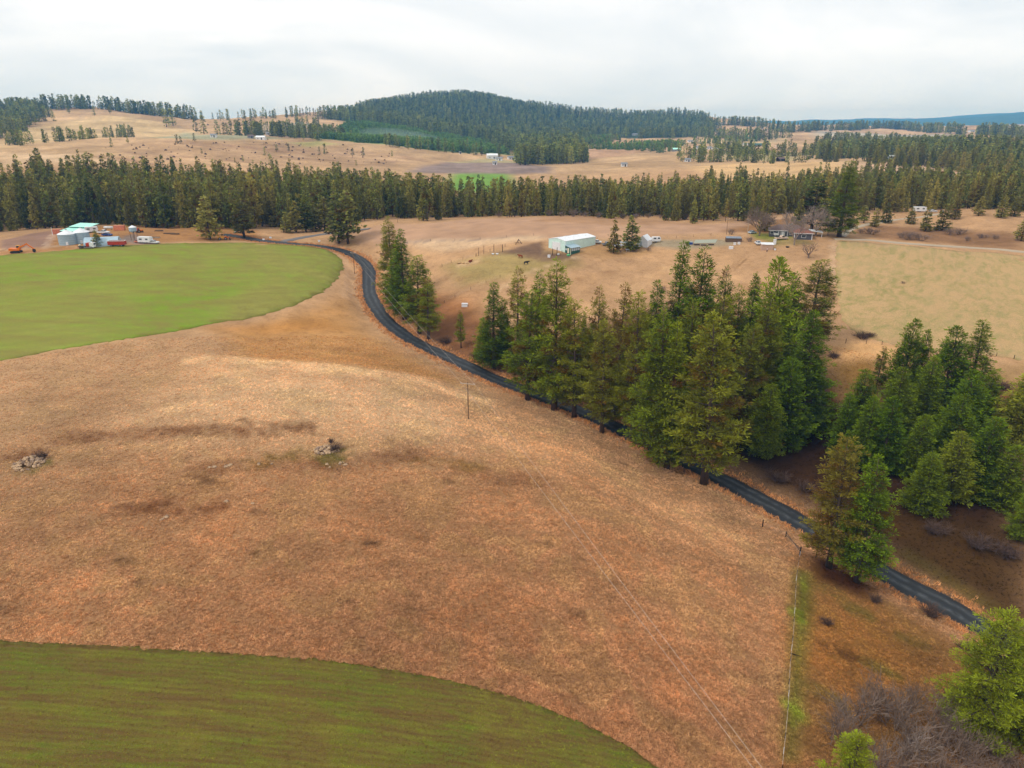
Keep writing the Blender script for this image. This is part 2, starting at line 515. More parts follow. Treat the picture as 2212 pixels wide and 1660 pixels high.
# dull stripes and damp hollows in the dry field
for px, k in [([(40,985),(130,950),(300,938),(520,930),(660,925)], .75), ([(420,1020),(520,1005),(640,1000),(760,1000),(880,990)], .6), ([(280,1105),(350,1095),(470,1090)], .9),
              ([(860,960),(960,1000),(1060,1030),(1160,1040)], .45), ([(200,1040),(330,1060),(480,1050)], .35), ([(30,1080),(90,1120),(60,1160)], .2)]:
    streak(spline_px(px, 2), 1.4, 4.2, (132, 88, 56), k)
streak(spline_px([(550,1000),(640,985),(740,990)], 2), .8, 3.5, (128, 110, 52), .7)
streak(spline_px([(900,1005),(960,1000),(1020,1010)], 2), .8, 4, (150, 118, 66), .6)
for px in [(65, 1010), (720, 985)]:
    p = hit(*px); streak(np.array([[p.x - 1, p.y], [p.x + 1, p.y]]), 1.2, 4.0, (112, 104, 54), .8)
rg = np.random.default_rng(3)
for i in range(48):
    p = hit(rg.uniform(0, 1400), rg.uniform(870, 1330)); L = np.array([[p.x, p.y], [p.x + rg.uniform(.5, 2.5), p.y + rg.uniform(-.4, .4)]])
    streak(L, .1, rg.uniform(.5, 1.5), (118, 84, 56), .65)
# bottom right: mossy fence strip, orange weeds, hollow floor
zone([(1725,1200),(1760,1210),(1900,1290),(2080,1400),(2212,1480),(2212,1660),(1690,1660)], (156, 114, 68), 2.5)
zone([(1730,1290),(1900,1330),(1990,1420),(1960,1500),(1800,1480),(1720,1420)], (178, 122, 60), 5, k=.5)
zone([(1720,1230),(1752,1240),(1752,1310),(1736,1420),(1726,1540),(1712,1640),(1698,1640),(1708,1480)], (118, 118, 44), 1.4, k=.9)
for x_, y_, r_ in ((1790,1270,3), (1850,1320,3), (1960,1380,2.5), (1800,1400,3), (1780,1500,2.5), (1900,1440,2.5), (1980,1320,2)):
    p = hit(x_, y_); streak(np.array([[p.x - 1, p.y], [p.x + 1.5, p.y - .6]]), .4, r_, (118, 108, 48) if int(x_) % 3 else (104, 70, 40), .6)
for q in ((1725,1330,1.3), (1714,1540,1.6), (1735,1265,1.0)):
    p = hit(q[0], q[1]); streak(np.array([[p.x, p.y - 1], [p.x, p.y + 1]]), .3, q[2] * 1.5, (134, 146, 44), .8)
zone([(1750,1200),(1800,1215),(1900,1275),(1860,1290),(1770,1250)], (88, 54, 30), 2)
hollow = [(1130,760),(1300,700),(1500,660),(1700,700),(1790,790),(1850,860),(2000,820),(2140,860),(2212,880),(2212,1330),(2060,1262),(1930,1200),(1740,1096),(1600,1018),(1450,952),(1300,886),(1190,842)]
zone(hollow, (62, 40, 23), 7, k=.97)  # needle litter brown, darkened further to carry the shade under the grove
zone([(1850,1090),(2000,1110),(2212,1150),(2212,1360),(2120,1300),(1960,1200)], (84, 60, 29), 4, k=.85)  # tree shade over the hollow put into this colour as well
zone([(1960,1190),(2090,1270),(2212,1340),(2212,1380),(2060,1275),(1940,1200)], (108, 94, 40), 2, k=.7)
zone([(1790,790),(1850,770),(1910,780),(1900,850),(1830,880)], (140, 106, 58), 4)
zone([(1780,750),(1860,735),(1960,752),(2000,775),(1900,780),(1800,775)], (206, 162, 112), 3, k=.8)
zone([(2110,800),(2212,790),(2212,840),(2130,850)], (168, 136, 90), 4, k=.9)
zone([(2130,840),(2212,830),(2212,900),(2140,890)], (150, 96, 60), 4, k=.8)
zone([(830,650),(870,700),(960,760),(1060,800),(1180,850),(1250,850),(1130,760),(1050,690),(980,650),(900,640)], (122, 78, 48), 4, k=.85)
zone([(930,640),(1030,640),(1040,690),(960,690)], (190, 132, 86), 5, k=.6)
# pasture round the mint barn
zone([(960,575),(1080,545),(1180,545),(1240,556),(1250,575),(1120,600),(1000,615)], (162, 144, 92), 4, k=.85)
zone([(1030,556),(1100,540),(1172,522),(1175,545),(1240,556),(1130,552),(1080,549)], (112, 88, 74), 1.5, k=.9)
zone([(1120,553),(1240,548),(1245,563),(1170,566)], (118, 92, 76), 1.5, k=.8)
zone([(985,570),(1035,560),(1040,567),(990,578)], (214, 178, 140), 1.2, k=.7)
streak(spline_px([(1250,556),(1180,575),(1120,600),(1080,625)], 2), .5, 1.3, (212, 180, 142), .6)
zone([(1235,548),(1290,528),(1350,536),(1420,545),(1300,560)], (176, 138, 94), 2, k=.7)
zone([(1300,520),(1400,520),(1560,517),(1600,527),(1480,540),(1390,530)], (158, 150, 128), 2, k=.75)
zone([(1620,503),(1690,503),(1720,512),(1680,523),(1630,515)], (128, 136, 58), 1.5, k=.9)
zone([(1650,516),(1740,516),(1760,528),(1660,533)], (140, 128, 78), 2, k=.7)
for dx in (0, 9):
    streak(spline_px([(1606 + dx, 556), (1585 + dx, 575), (1562 + dx, 596), (1545 + dx, 612)], 2), .3, .8, (128, 96, 62), .7)
for i in range(30):
    p = hit(rg.uniform(1000, 1760), rg.uniform(570, 640)); L = np.array([[p.x, p.y], [p.x + rg.uniform(1, 7), p.y + rg.uniform(-2, 2)]])
    streak(L, .5, rg.uniform(1.5, 5), (210, 172, 128) if i % 2 else (158, 116, 78), .45)
streak(spline_px([(1802,520),(1800,545),(1797,580),(1796,610)], 2), .9, 2.2, (206, 172, 138), .9)
# ploughed rise behind the barn
zone([(760,503),(860,485),(1000,475),(1200,469),(1400,475),(1520,487),(1690,470),(1690,500),(1500,505),(1290,515),(1100,522),(900,528),(780,528)], (186, 148, 118), 3, rough=.25)
zone([(1200,466),(1400,474),(1490,484),(1300,487),(1150,480)], (176, 136, 100), 4, rough=.25, k=.8)
zone([(1560,500),(1650,480),(1760,465),(1760,492),(1660,505)], (156, 116, 78), 3, rough=.25)
zone([(880,523),(1080,513),(1172,510),(1172,520),(1060,530),(960,545),(900,535)], (204, 172, 138), 3)
streak(spline_px([(870,526),(960,521),(1080,515),(1170,511)], 3), .6, 1.8, (158, 136, 120), .8)
# farmyard by the grain bins
zone([(0,552),(150,541),(300,528),(480,521),(560,516),(560,498),(400,485),(150,495),(60,512),(0,535)], (172, 128, 84), 2)
zone([(0,520),(60,506),(112,498),(118,512),(98,535),(0,541)], (150, 118, 100), 2, rough=.3)
streak(spline_px([(98,538),(108,520),(118,505)], 2), .8, 2.2, (196, 168, 146), .8)
zone([(240,520),(290,505),(300,512),(345,527),(300,529)], (138, 124, 118), 2, k=.9)
streak(spline_px([(0,541),(70,537),(120,533),(200,532)], 2), 1.2, 3, (190, 160, 130), .8)
zone([(1830,500),(1900,486),(2000,492),(2100,500),(2212,505),(2212,540),(2050,527),(1900,517)], (140, 104, 74), 5, k=.85)
# valley and hills
zone([(960,410),(980,372),(1100,372),(1110,400),(1080,420)], (122, 160, 70), 8)
zone([(880,372),(960,350),(1080,348),(1190,360),(1190,375),(960,375)], (146, 126, 116), 8, rough=.3)
zone([(960,350),(1060,340),(1190,354),(1080,352)], (172, 158, 118), 8)
zone([(0,332),(180,335),(250,350),(300,360),(0,360)], (206, 176, 140), 20)
zone([(0,285),(290,250),(330,262),(420,285),(400,297),(280,290),(0,320)], (204, 176, 132), 25)
zone([(310,300),(400,287),(440,292),(620,300),(500,303)], (160, 160, 130), 12, k=.9)
zone([(620,308),(690,303),(730,312),(660,318)], (176, 170, 110), 10, k=.9)
zone([(250,310),(420,308),(760,322),(940,345),(860,362),(500,350),(300,345)], (184, 150, 116), 30, k=.6)
zone([(690,300),(740,276),(800,268),(900,285),(1050,310),(1100,335),(1000,330),(830,312)], (110, 160, 80), 15, k=.95)
zone([(1245,318),(1390,328),(1310,340),(1245,345)], (186, 150, 118), 10)
zone([(1540,390),(1760,398),(1990,372),(1900,352),(1600,352),(1490,362)], (214, 178, 130), 12)
zone([(1820,352),(1990,350),(2100,378),(2100,398),(1880,392)], (196, 164, 138), 12, k=.8)
zone([(1560,326),(1740,330),(1720,348),(1560,345)], (158, 150, 104), 14, k=.7)
zone([(1500,300),(1700,296),(1690,308),(1520,312)], (206, 182, 140), 16, k=.8)
zone([(1760,283),(2050,290),(2040,300),(1760,296)], (178, 172, 158), 20, k=.9)
zone([(1860,330),(2212,330),(2212,338),(1860,338)], (196, 186, 110), 10, k=.6)
mountain_px = [(690,256),(800,230),(900,216),(960,212),(1060,217),(1150,234),(1250,248),(1450,250),(1530,260),(1548,285),(1450,300),(1280,298),(1200,335),(1110,335),(1050,308),(900,288),(830,274),(740,262)]
zone(mountain_px, (70, 82, 52), 30)
m = (GR > 7000); COLR[m] = np.array(alb(70, 84, 56))
FARV = smooth(700, 900, GR)[..., None]
COLR = COLR * (1 + FARV * .16 * waves(GX, GY, 23, [420, 170, 60], [.7, .6, .5])[..., None] * np.array([1, 1.05, 1.15]))
for i in range(16):
    p = hit(rg.uniform(60, 900), rg.uniform(290, 350)); a_ = rg.uniform(-.5, .5); l_ = rg.uniform(40, 130); L = np.array([[p.x, p.y], [p.x + l_ * math.cos(a_), p.y + l_ * math.sin(a_)]])
    streak(L, 3, rg.uniform(9, 18), (150, 116, 92), .5)
# verges of pale cut grass beside the road
streak(ROAD, 2.9, 4.4, (170, 112, 70), .7)
streak(ROAD, 2.9, 3.7, (124, 102, 84), .9)
ring = np.array([[p.x, p.y] for p in hits([(748,640),(757,610),(755,585),(735,556)])])
streak(ring, 1.0, 3.5, (206, 168, 132), .7)
COLR *= (1 + .10 * waves(GX, GY, 21, [60, 24, 11], [.6, .5, .5]))[..., None] * np.where(GR > 600, 1, 1)[..., None]
COLR = np.clip(COLR, .01, .8)
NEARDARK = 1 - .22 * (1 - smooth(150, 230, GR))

def ground_material():
    m, nt, b = new_mat("ground_cover")
    at_ = N(nt, "ShaderNodeAttribute"); at_.attribute_name = "Col"
    rg_ = N(nt, "ShaderNodeAttribute"); rg_.attribute_name = "rough"
    v = objco(nt)
    lay = objco(nt, (1.0, 2.6, 1), (0, 0, .5))
    big = noise(nt, .035, 6, .62, v, .5)
    mid = noise(nt, .35, 5, .7, v, .3)
    fine = noise(nt, 2.1, 6, .78, lay, 1.1)
    tiny = noise(nt, 6.5, 4, .8, lay, .8)
    c = mixc(nt, .5, at_.outputs[0], ramp(nt, big, [(.3, (.72, .70, .62)), (.5, (1, 1, 1)), (.72, (1.22, 1.18, 1.1))]), 'MULTIPLY')
    c = mixc(nt, mathn(nt, 'MULTIPLY', rg_.outputs[2], .55), c, ramp(nt, mid, [(.28, (.6, .52, .45)), (.5, (1, 1, 1)), (.7, (1.2, 1.16, 1.1))]), 'MULTIPLY')
    c = mixc(nt, mathn(nt, 'MULTIPLY', rg_.outputs[2], .8), c, ramp(nt, fine, [(.3, (.5, .42, .36)), (.47, (.95, .93, .9)), (.68, (1.4, 1.36, 1.3))]), 'MULTIPLY')
    c = mixc(nt, mathn(nt, 'MULTIPLY', rg_.outputs[2], .6), c, ramp(nt, tiny, [(.3, (.55, .5, .46)), (.5, (1, 1, 1)), (.7, (1.4, 1.38, 1.3))]), 'MULTIPLY')
    nt.links.new(c, b.inputs['Base Color'])
    b.inputs['Roughness'].default_value = 1.0; b.inputs['Specular IOR Level'].default_value = 0.05
    h = mathn(nt, 'ADD', mathn(nt, 'MULTIPLY', fine, .7), mathn(nt, 'MULTIPLY', tiny, .3))
    bump(nt, h, .3, .3, b)
    return m
M_GROUND = ground_material()
ii, jj = np.meshgrid(np.arange(nA - 1), np.arange(nR - 1), indexing='ij')
q = np.stack([ii * nR + jj, ii * nR + jj + 1, (ii + 1) * nR + jj + 1, (ii + 1) * nR + jj], -1).reshape(-1, 4)
V = np.stack([GX, GY, Z], -1).reshape(-1, 3)
# close the disc under the viewer
V = np.vstack([V, [[0, 0, float(Z[:, 0].mean())]]]); cen = len(V) - 1
tri = np.stack([np.full(nA - 1, cen), np.arange(nA - 1) * nR, (np.arange(nA - 1) + 1) * nR], -1)
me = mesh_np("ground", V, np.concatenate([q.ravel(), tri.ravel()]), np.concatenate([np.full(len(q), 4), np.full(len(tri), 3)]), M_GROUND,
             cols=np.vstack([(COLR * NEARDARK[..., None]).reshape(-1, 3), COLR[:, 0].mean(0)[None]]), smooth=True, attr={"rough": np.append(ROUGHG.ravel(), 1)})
bm = None
ground = link(bpy.data.objects.new("ground", me))
tag(ground, "rolling dry pasture and farmland reaching to the hills", "ground", kind="structure")

# ---- fields as sheets of their own (crop a hand high)
def sheet(name, poly, mat, lift, edge_step=1.2, jitter=.25, thin=2, label=None):
    P = np.array([[p[0], p[1]] for p in poly]); rg = np.random.default_rng(len(poly))
    E = []
    for i in range(len(P)):
        a, b = P[i], P[(i + 1) % len(P)]; n = max(1, int(np.linalg.norm(b - a) / edge_step))
        for k in range(n): E.append(a + (b - a) * k / n + rg.normal(0, jitter, 2))
    E = np.array(E)
    b0, b1 = E.min(0), E.max(0)
    sub = (slice(None, None, thin), slice(None, None, thin))
    x, y = GX[sub].ravel(), GY[sub].ravel(); m = (x > b0[0]) & (x < b1[0]) & (y > b0[1]) & (y < b1[1]); x, y = x[m], y[m]
    ins = np.zeros(x.shape, bool)
    for i in range(len(E)):
        a, b = E[i], E[(i + 1) % len(E)]
        ins ^= ((a[1] > y) != (b[1] > y)) & (x < (b[0] - a[0]) * (y - a[1]) / (b[1] - a[1] + 1e-12) + a[0])
    x, y = x[ins], y[ins]
    d, _ = dist_line(x, y, E); k = d > edge_step * .5; x, y = x[k], y[k]
    pts = [Vector(p) for p in E] + [Vector((a, b)) for a, b in zip(x, y)]
    vs, _, fs, *_r = geometry.delaunay_2d_cdt(pts, [], [list(range(len(E)))], 1, 1e-4)
    vv = np.array([[p.x, p.y] for p in vs]); zz = interp(vv[:, 0], vv[:, 1]) + lift
    me = mesh_np(name, np.column_stack([vv, zz]), np.array([i for f in fs for i in f]), np.array([len(f) for f in fs]), mat, smooth=True)
    bm = bmesh.new(); bm.from_mesh(me)
    up = sum(f.normal.z for f in bm.faces)
    if up < 0: bmesh.ops.reverse_faces(bm, faces=bm.faces)
    bd = [e for e in bm.edges if e.is_boundary]
    r = bmesh.ops.extrude_edge_only(bm, edges=bd)
    for vv_ in [g for g in r['geom'] if isinstance(g, bmesh.types.BMVert)]: vv_.co.z -= lift + .3
    bm.to_mesh(me); bm.free()
    o = link(bpy.data.objects.new(name, me)); tag(o, label, "field", kind="structure")
    return o

def crop_material(name, c1, c2, soil, row_rot, row_scale, soil_amt=.5, patch=.06, fine_s=2.6, mow=None, stw=.62):
    m, nt, b = new_mat(name)
    v = objco(nt); rows = objco(nt, (row_scale[0], row_scale[1], 1), (0, 0, row_rot))
    big = noise(nt, patch, 5, .6, v, .8); st = noise(nt, 1.0, 5, .7, rows, .4); fine = noise(nt, fine_s, 6, .8, v, .6)
    tiny = noise(nt, fine_s * 3, 3, .8, v)
    c = mixc(nt, ramp(nt, big, [(.4, 0), (.6, 1)]), c1, c2)
    s = mathn(nt, 'ADD', mathn(nt, 'MULTIPLY', st, stw), mathn(nt, 'MULTIPLY', fine, 1 - stw))
    lo = .5 - .12 * (soil_amt * 2 - 1)
    c = mixc(nt, ramp(nt, s, [(1 - soil_amt - .11, 0), (1 - soil_amt + .08, 1)]), c, soil)
    if mow:
        wv = nt.nodes.new('ShaderNodeTexWave'); wv.inputs['Scale'].default_value = mow[0]; wv.inputs['Distortion'].default_value = mow[2]; wv.inputs['Detail'].default_value = 3; wv.inputs['Detail Scale'].default_value = mow[3]
        nt.links.new(objco(nt, (1, 1, 1), (0, 0, mow[1])), wv.inputs[0]); c = mixc(nt, mow[4], c, ramp(nt, wv.outputs[1], [(.1, (.62, .62, .58)), (.5, (1, 1, 1)), (.9, (1.3, 1.28, 1.2))]), 'MULTIPLY')
    c = mixc(nt, .75, c, ramp(nt, tiny, [(.3, (.5, .48, .4)), (.5, (1, 1, 1)), (.72, (1.4, 1.45, 1.2))]), 'MULTIPLY')
    nt.links.new(c, b.inputs['Base Color']); b.inputs['Roughness'].default_value = 1; b.inputs['Specular IOR Level'].default_value = .05
    bump(nt, mathn(nt, 'ADD', fine, mathn(nt, 'MULTIPLY', tiny, .5)), .5, .15, b)
    return m
_e0, _e1 = hit(1806, 640), hit(1808, 530); MOW_ROT = math.atan2(_e1.x - _e0.x, _e1.y - _e0.y)
_n0, _n1 = hit(60, 1388), hit(800, 1440); EDGE_A = math.atan2(_n1.y - _n0.y, _n1.x - _n0.x)
M_NEARCROP = crop_material("young_wheat_near", alb(122, 116, 48), alb(102, 114, 38), alb(108, 86, 50), -EDGE_A, (.09, .9), .5, .09, 3.0, mow=(.42, -(EDGE_A + math.pi / 2), 6.0, .5, .2))
M_LEFTCROP = crop_material("young_wheat_hill", alb(154, 152, 76), alb(126, 156, 46), alb(140, 132, 68), .15, (.02, .16), .5, .016, 1.6, mow=(.05, 1.2, 7.0, .12, .07))
M_STUBBLE = crop_material("stubble_field", alb(172, 152, 104), alb(154, 142, 90), alb(192, 158, 114), MOW_ROT, (.3, .006), .52, .03, 1.4, stw=.9)

near_edge = hits([(0,1385),(150,1392),(320,1402),(500,1412),(680,1426),(800,1440),(930,1462),(1050,1490),(1160,1522),(1270,1568),(1360,1615),(1420,1658)])
p_end = near_edge[-1]
near_poly = [(p.x, p.y) for p in near_edge] + [(p_end.x + 6, p_end.y - 9), (p_end.x + 8, -10), (-75, -10), (-95, near_edge[0].y + 2)]
sheet("near_wheat_field", near_poly, M_NEARCROP, .06, .4, .16, 2, "patchy young green crop in the near field corner")
left_px = [(0,780),(120,757),(260,735),(400,712),(480,697),(560,685),(640,660),(700,630),(728,605),(742,580),(738,562),(722,548),(700,538),(660,532),(600,528),(480,525),(380,527),(300,530),(220,534),(150,541),(70,548),(0,553)]
L_ = hits(left_px)
left_poly = [(p.x, p.y) for p in L_] + [(L_[-1].x - 110, L_[-1].y - 10), (L_[0].x - 60, L_[0].y - 20)]
sheet("hill_wheat_field", left_poly, M_LEFTCROP, .12, 1.2, .35, 2, "bright green young crop over the rounded hill")
right_px = [(1808,522),(1806,545),(1806,590),(1808,640),(1818,690),(1850,722),(1910,740),(1990,752),(2080,762),(2150,770),(2212,780),(2260,786),(2260,562),(2212,553),(2120,545),(2000,535),(1900,527),(1850,522)]
sheet("stubble_field", [(p.x, p.y) for p in hits(right_px)], M_STUBBLE, .08, 1.2, .4, 2, "pale olive mown field with wheel marks on the far right")

# ---- roads
def ribbon(name, L, zc, half, mat, lift, label):
    n = len(L); t = np.gradient(L, axis=0); t /= np.linalg.norm(t, axis=1)[:, None] + 1e-9
    nn = np.stack([-t[:, 1], t[:, 0]], -1); offs = np.array([-half - .5, -half, -half * .5, 0, half * .5, half, half + .5]); dz = np.array([-.35, 0, .05, .09, .05, 0, -.35])
    V = np.zeros((n, 7, 3)); wob = .16 * np.sin(np.arange(n) * .9) + .2 * np.sin(np.arange(n) * .37 + 1) + .12 * np.sin(np.arange(n) * 2.1)
    for k in range(7):
        o = offs[k] + (wob * np.sign(offs[k]) if abs(offs[k]) >= half else 0)
        V[:, k, :2] = L + nn * (np.ones(n) * o)[:, None]; V[:, k, 2] = zc + dz[k] + lift
    i, j = np.meshgrid(np.arange(n - 1), np.arange(6), indexing='ij')
    f = np.stack([i * 7 + j, (i + 1) * 7 + j, (i + 1) * 7 + j + 1, i * 7 + j + 1], -1).reshape(-1, 4)
    across = np.tile(offs / half, n)
    me = mesh_np(name, V.reshape(-1, 3), f, 4, mat, smooth=True, attr={"across": across})
    bm = bmesh.new(); bm.from_mesh(me)
    if sum(q.normal.z for q in bm.faces) < 0: bmesh.ops.reverse_faces(bm, faces=bm.faces)
    bm.to_mesh(me); bm.free()
    o = link(bpy.data.objects.new(name, me)); tag(o, label, "road", kind="structure"); return o
def road_material(name, base, track):
    m, nt, b = new_mat(name)
    a = N(nt, "ShaderNodeAttribute"); a.attribute_name = "across"; v = objco(nt)
    ab = mathn(nt, 'ABSOLUTE', a.outputs[2])
    wob = mathn(nt, 'MULTIPLY', mathn(nt, 'SUBTRACT', noise(nt, .25, 3, .5, v), .5), .5)
    d = mathn(nt, 'ABSOLUTE', mathn(nt, 'SUBTRACT', mathn(nt, 'ADD', ab, wob), .42))
    tr = ramp(nt, d, [(.0, .9), (.34, .0)])
    f = mathn(nt, 'MULTIPLY', tr, ramp(nt, noise(nt, .6, 5, .7, v), [(.35, 0), (.62, 1)]))
    c = mixc(nt, f, base, track)
    c = mixc(nt, .7, c, ramp(nt, noise(nt, 5, 6, .8, v), [(.3, (.6, .6, .6)), (.5, (1, 1, 1)), (.72, (1.4, 1.4, 1.4))]), 'MULTIPLY')
    nt.links.new(c, b.inputs['Base Color']); b.inputs['Roughness'].default_value = .62; b.inputs['Specular IOR Level'].default_value = .35
    bump(nt, noise(nt, 9, 4, .8, v), .3, .05, b)
    return m
M_ROAD = road_material("oiled_gravel", alb(36, 38, 40), alb(84, 87, 89))
ribbon("county_road", ROAD, ROAD_Z, 2.55, M_ROAD, .10, "dark gravel road winding past the grove to the farmyard")
M_TRACK = road_material("pale_gravel", alb(176, 156, 130), alb(200, 182, 156))
M_DTRACK = road_material("dark_gravel", alb(112, 108, 106), alb(140, 138, 134))
ribbon("side_road", SIDE, interp(SIDE[:, 0], SIDE[:, 1]), 2.0, M_DTRACK, .16, "grey side road leaving the junction beside the ploughed rise")
ribbon("field_track", TRACK, interp(TRACK[:, 0], TRACK[:, 1]), 1.6, M_TRACK, .2, "pale track along the far edge of the mown field")
ribbon("hill_track", HTRACK, interp(HTRACK[:, 0], HTRACK[:, 1]), 1.2, M_TRACK, .2, "dirt track climbing behind the tall fir on the right")

# ---- the air: even blue haze over everything
bmh = MB(); bmh.box(-14700, 14700, -14700, 14700, float(Z.min()) - 1.5, float(Z.max()) + 30)
mh = bpy.data.materials.new("haze_air"); mh.use_nodes = True
mh.node_tree.nodes.clear()
ho = mh.node_tree.nodes.new("ShaderNodeOutputMaterial"); hv = mh.node_tree.nodes.new("ShaderNodeVolumePrincipled")
hv.inputs['Color'].default_value = (.11, .45, 1.0, 1); hv.inputs['Density'].default_value = 1.1e-4; hv.inputs['Absorption Color'].default_value = (.62, .62, .62, 1); hv.inputs['Anisotropy'].default_value = 0.0
mh.node_tree.links.new(hv.outputs[0], ho.inputs['Volume'])
haze = bmh.build("haze", mh); tag(haze, "thin blue haze in the air over the valley", "haze", kind="stuff")
# ------------------------------------------------------------------ trees
def foliage_material(name, dark, lite, alt, alt_amt=.6, own=False, vr=.5):
    """needles: colour from the clump's own tint and a little from tree to tree"""
    m, nt, b = new_mat(name)
    a = N(nt, "ShaderNodeAttribute"); a.attribute_name = "Col"
    sep = nt.nodes.new("ShaderNodeSeparateColor"); nt.links.new(a.outputs[0], sep.inputs[0])
    oi = nt.nodes.new("ShaderNodeObjectInfo")
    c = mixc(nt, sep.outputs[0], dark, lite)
    oc = nt.nodes.new("ShaderNodeSeparateColor"); nt.links.new(oi.outputs['Color'], oc.inputs[0])
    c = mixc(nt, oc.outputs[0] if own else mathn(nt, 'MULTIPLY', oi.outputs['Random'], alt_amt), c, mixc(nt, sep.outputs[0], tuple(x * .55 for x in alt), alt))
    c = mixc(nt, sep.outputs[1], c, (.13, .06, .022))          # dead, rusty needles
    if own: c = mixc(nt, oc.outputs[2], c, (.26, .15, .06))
    hv = nt.nodes.new("ShaderNodeHueSaturation")
    v = mathn(nt, 'ADD', mathn(nt, 'MULTIPLY', mathn(nt, 'FRACT', mathn(nt, 'MULTIPLY', oi.outputs['Random'], 7.31)), vr), 1 - vr / 2)
    if own: v = oc.outputs[1]
    nt.links.new(v, hv.inputs['Value']); nt.links.new(c, hv.inputs['Color']); hv.inputs['Saturation'].default_value = 1.15 if own else 1.05
    nt.links.new(hv.outputs[0], b.inputs['Base Color'])
    b.inputs['Roughness'].default_value = .75; b.inputs['Specular IOR Level'].default_value = .12
    tr = nt.nodes.new("ShaderNodeBsdfTranslucent"); nt.links.new(hv.outputs[0], tr.inputs['Color'])
    mx = nt.nodes.new("ShaderNodeMixShader"); mx.inputs[0].default_value = .22
    out = nt.nodes["Material Output"]
    nt.links.new(b.outputs[0], mx.inputs[1]); nt.links.new(tr.outputs[0], mx.inputs[2]); nt.links.new(mx.outputs[0], out.inputs['Surface'])
    return m
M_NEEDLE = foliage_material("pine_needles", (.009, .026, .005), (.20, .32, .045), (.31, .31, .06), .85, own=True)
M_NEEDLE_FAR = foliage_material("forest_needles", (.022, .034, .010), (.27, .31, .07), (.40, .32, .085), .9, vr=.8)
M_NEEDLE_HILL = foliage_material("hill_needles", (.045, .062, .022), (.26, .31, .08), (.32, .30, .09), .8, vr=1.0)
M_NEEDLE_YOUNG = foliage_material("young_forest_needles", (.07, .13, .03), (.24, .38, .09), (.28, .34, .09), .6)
def bark_material(name, c1, c2):
    m, nt, b = new_mat(name); v = objco(nt, (3, 3, .6))
    n = noise(nt, 2.0, 5, .7, v, .4)
    nt.links.new(ramp(nt, n, [(.35, c1), (.65, c2)]), b.inputs['Base Color']); b.inputs['Roughness'].default_value = .95
    bump(nt, n, .6, .06, b); return m
M_BARK = bark_material("pine_bark", (.035, .024, .018), (.12, .075, .05))
M_TWIG = bark_material("bare_twigs", (.10, .066, .047), (.27, .19, .145))
M_TWIG_PALE = bark_material("pale_bare_twigs", (.18, .135, .11), (.38, .30, .25))

def crown_profile(t, kind):
    if kind == 'round':   return (1 - t) ** .62 * min(1, .6 + 2.2 * t) + .03
    if kind == 'cone':    return (1 - t) ** .88 * min(1, .8 + 1.5 * t) + .03
    if kind == 'spire':   return (1 - t) ** 1.0 * min(1, .85 + t) + .035
    return (1 - t) ** .74 * min(1, .7 + 2.0 * t) + .03          # 'pine'

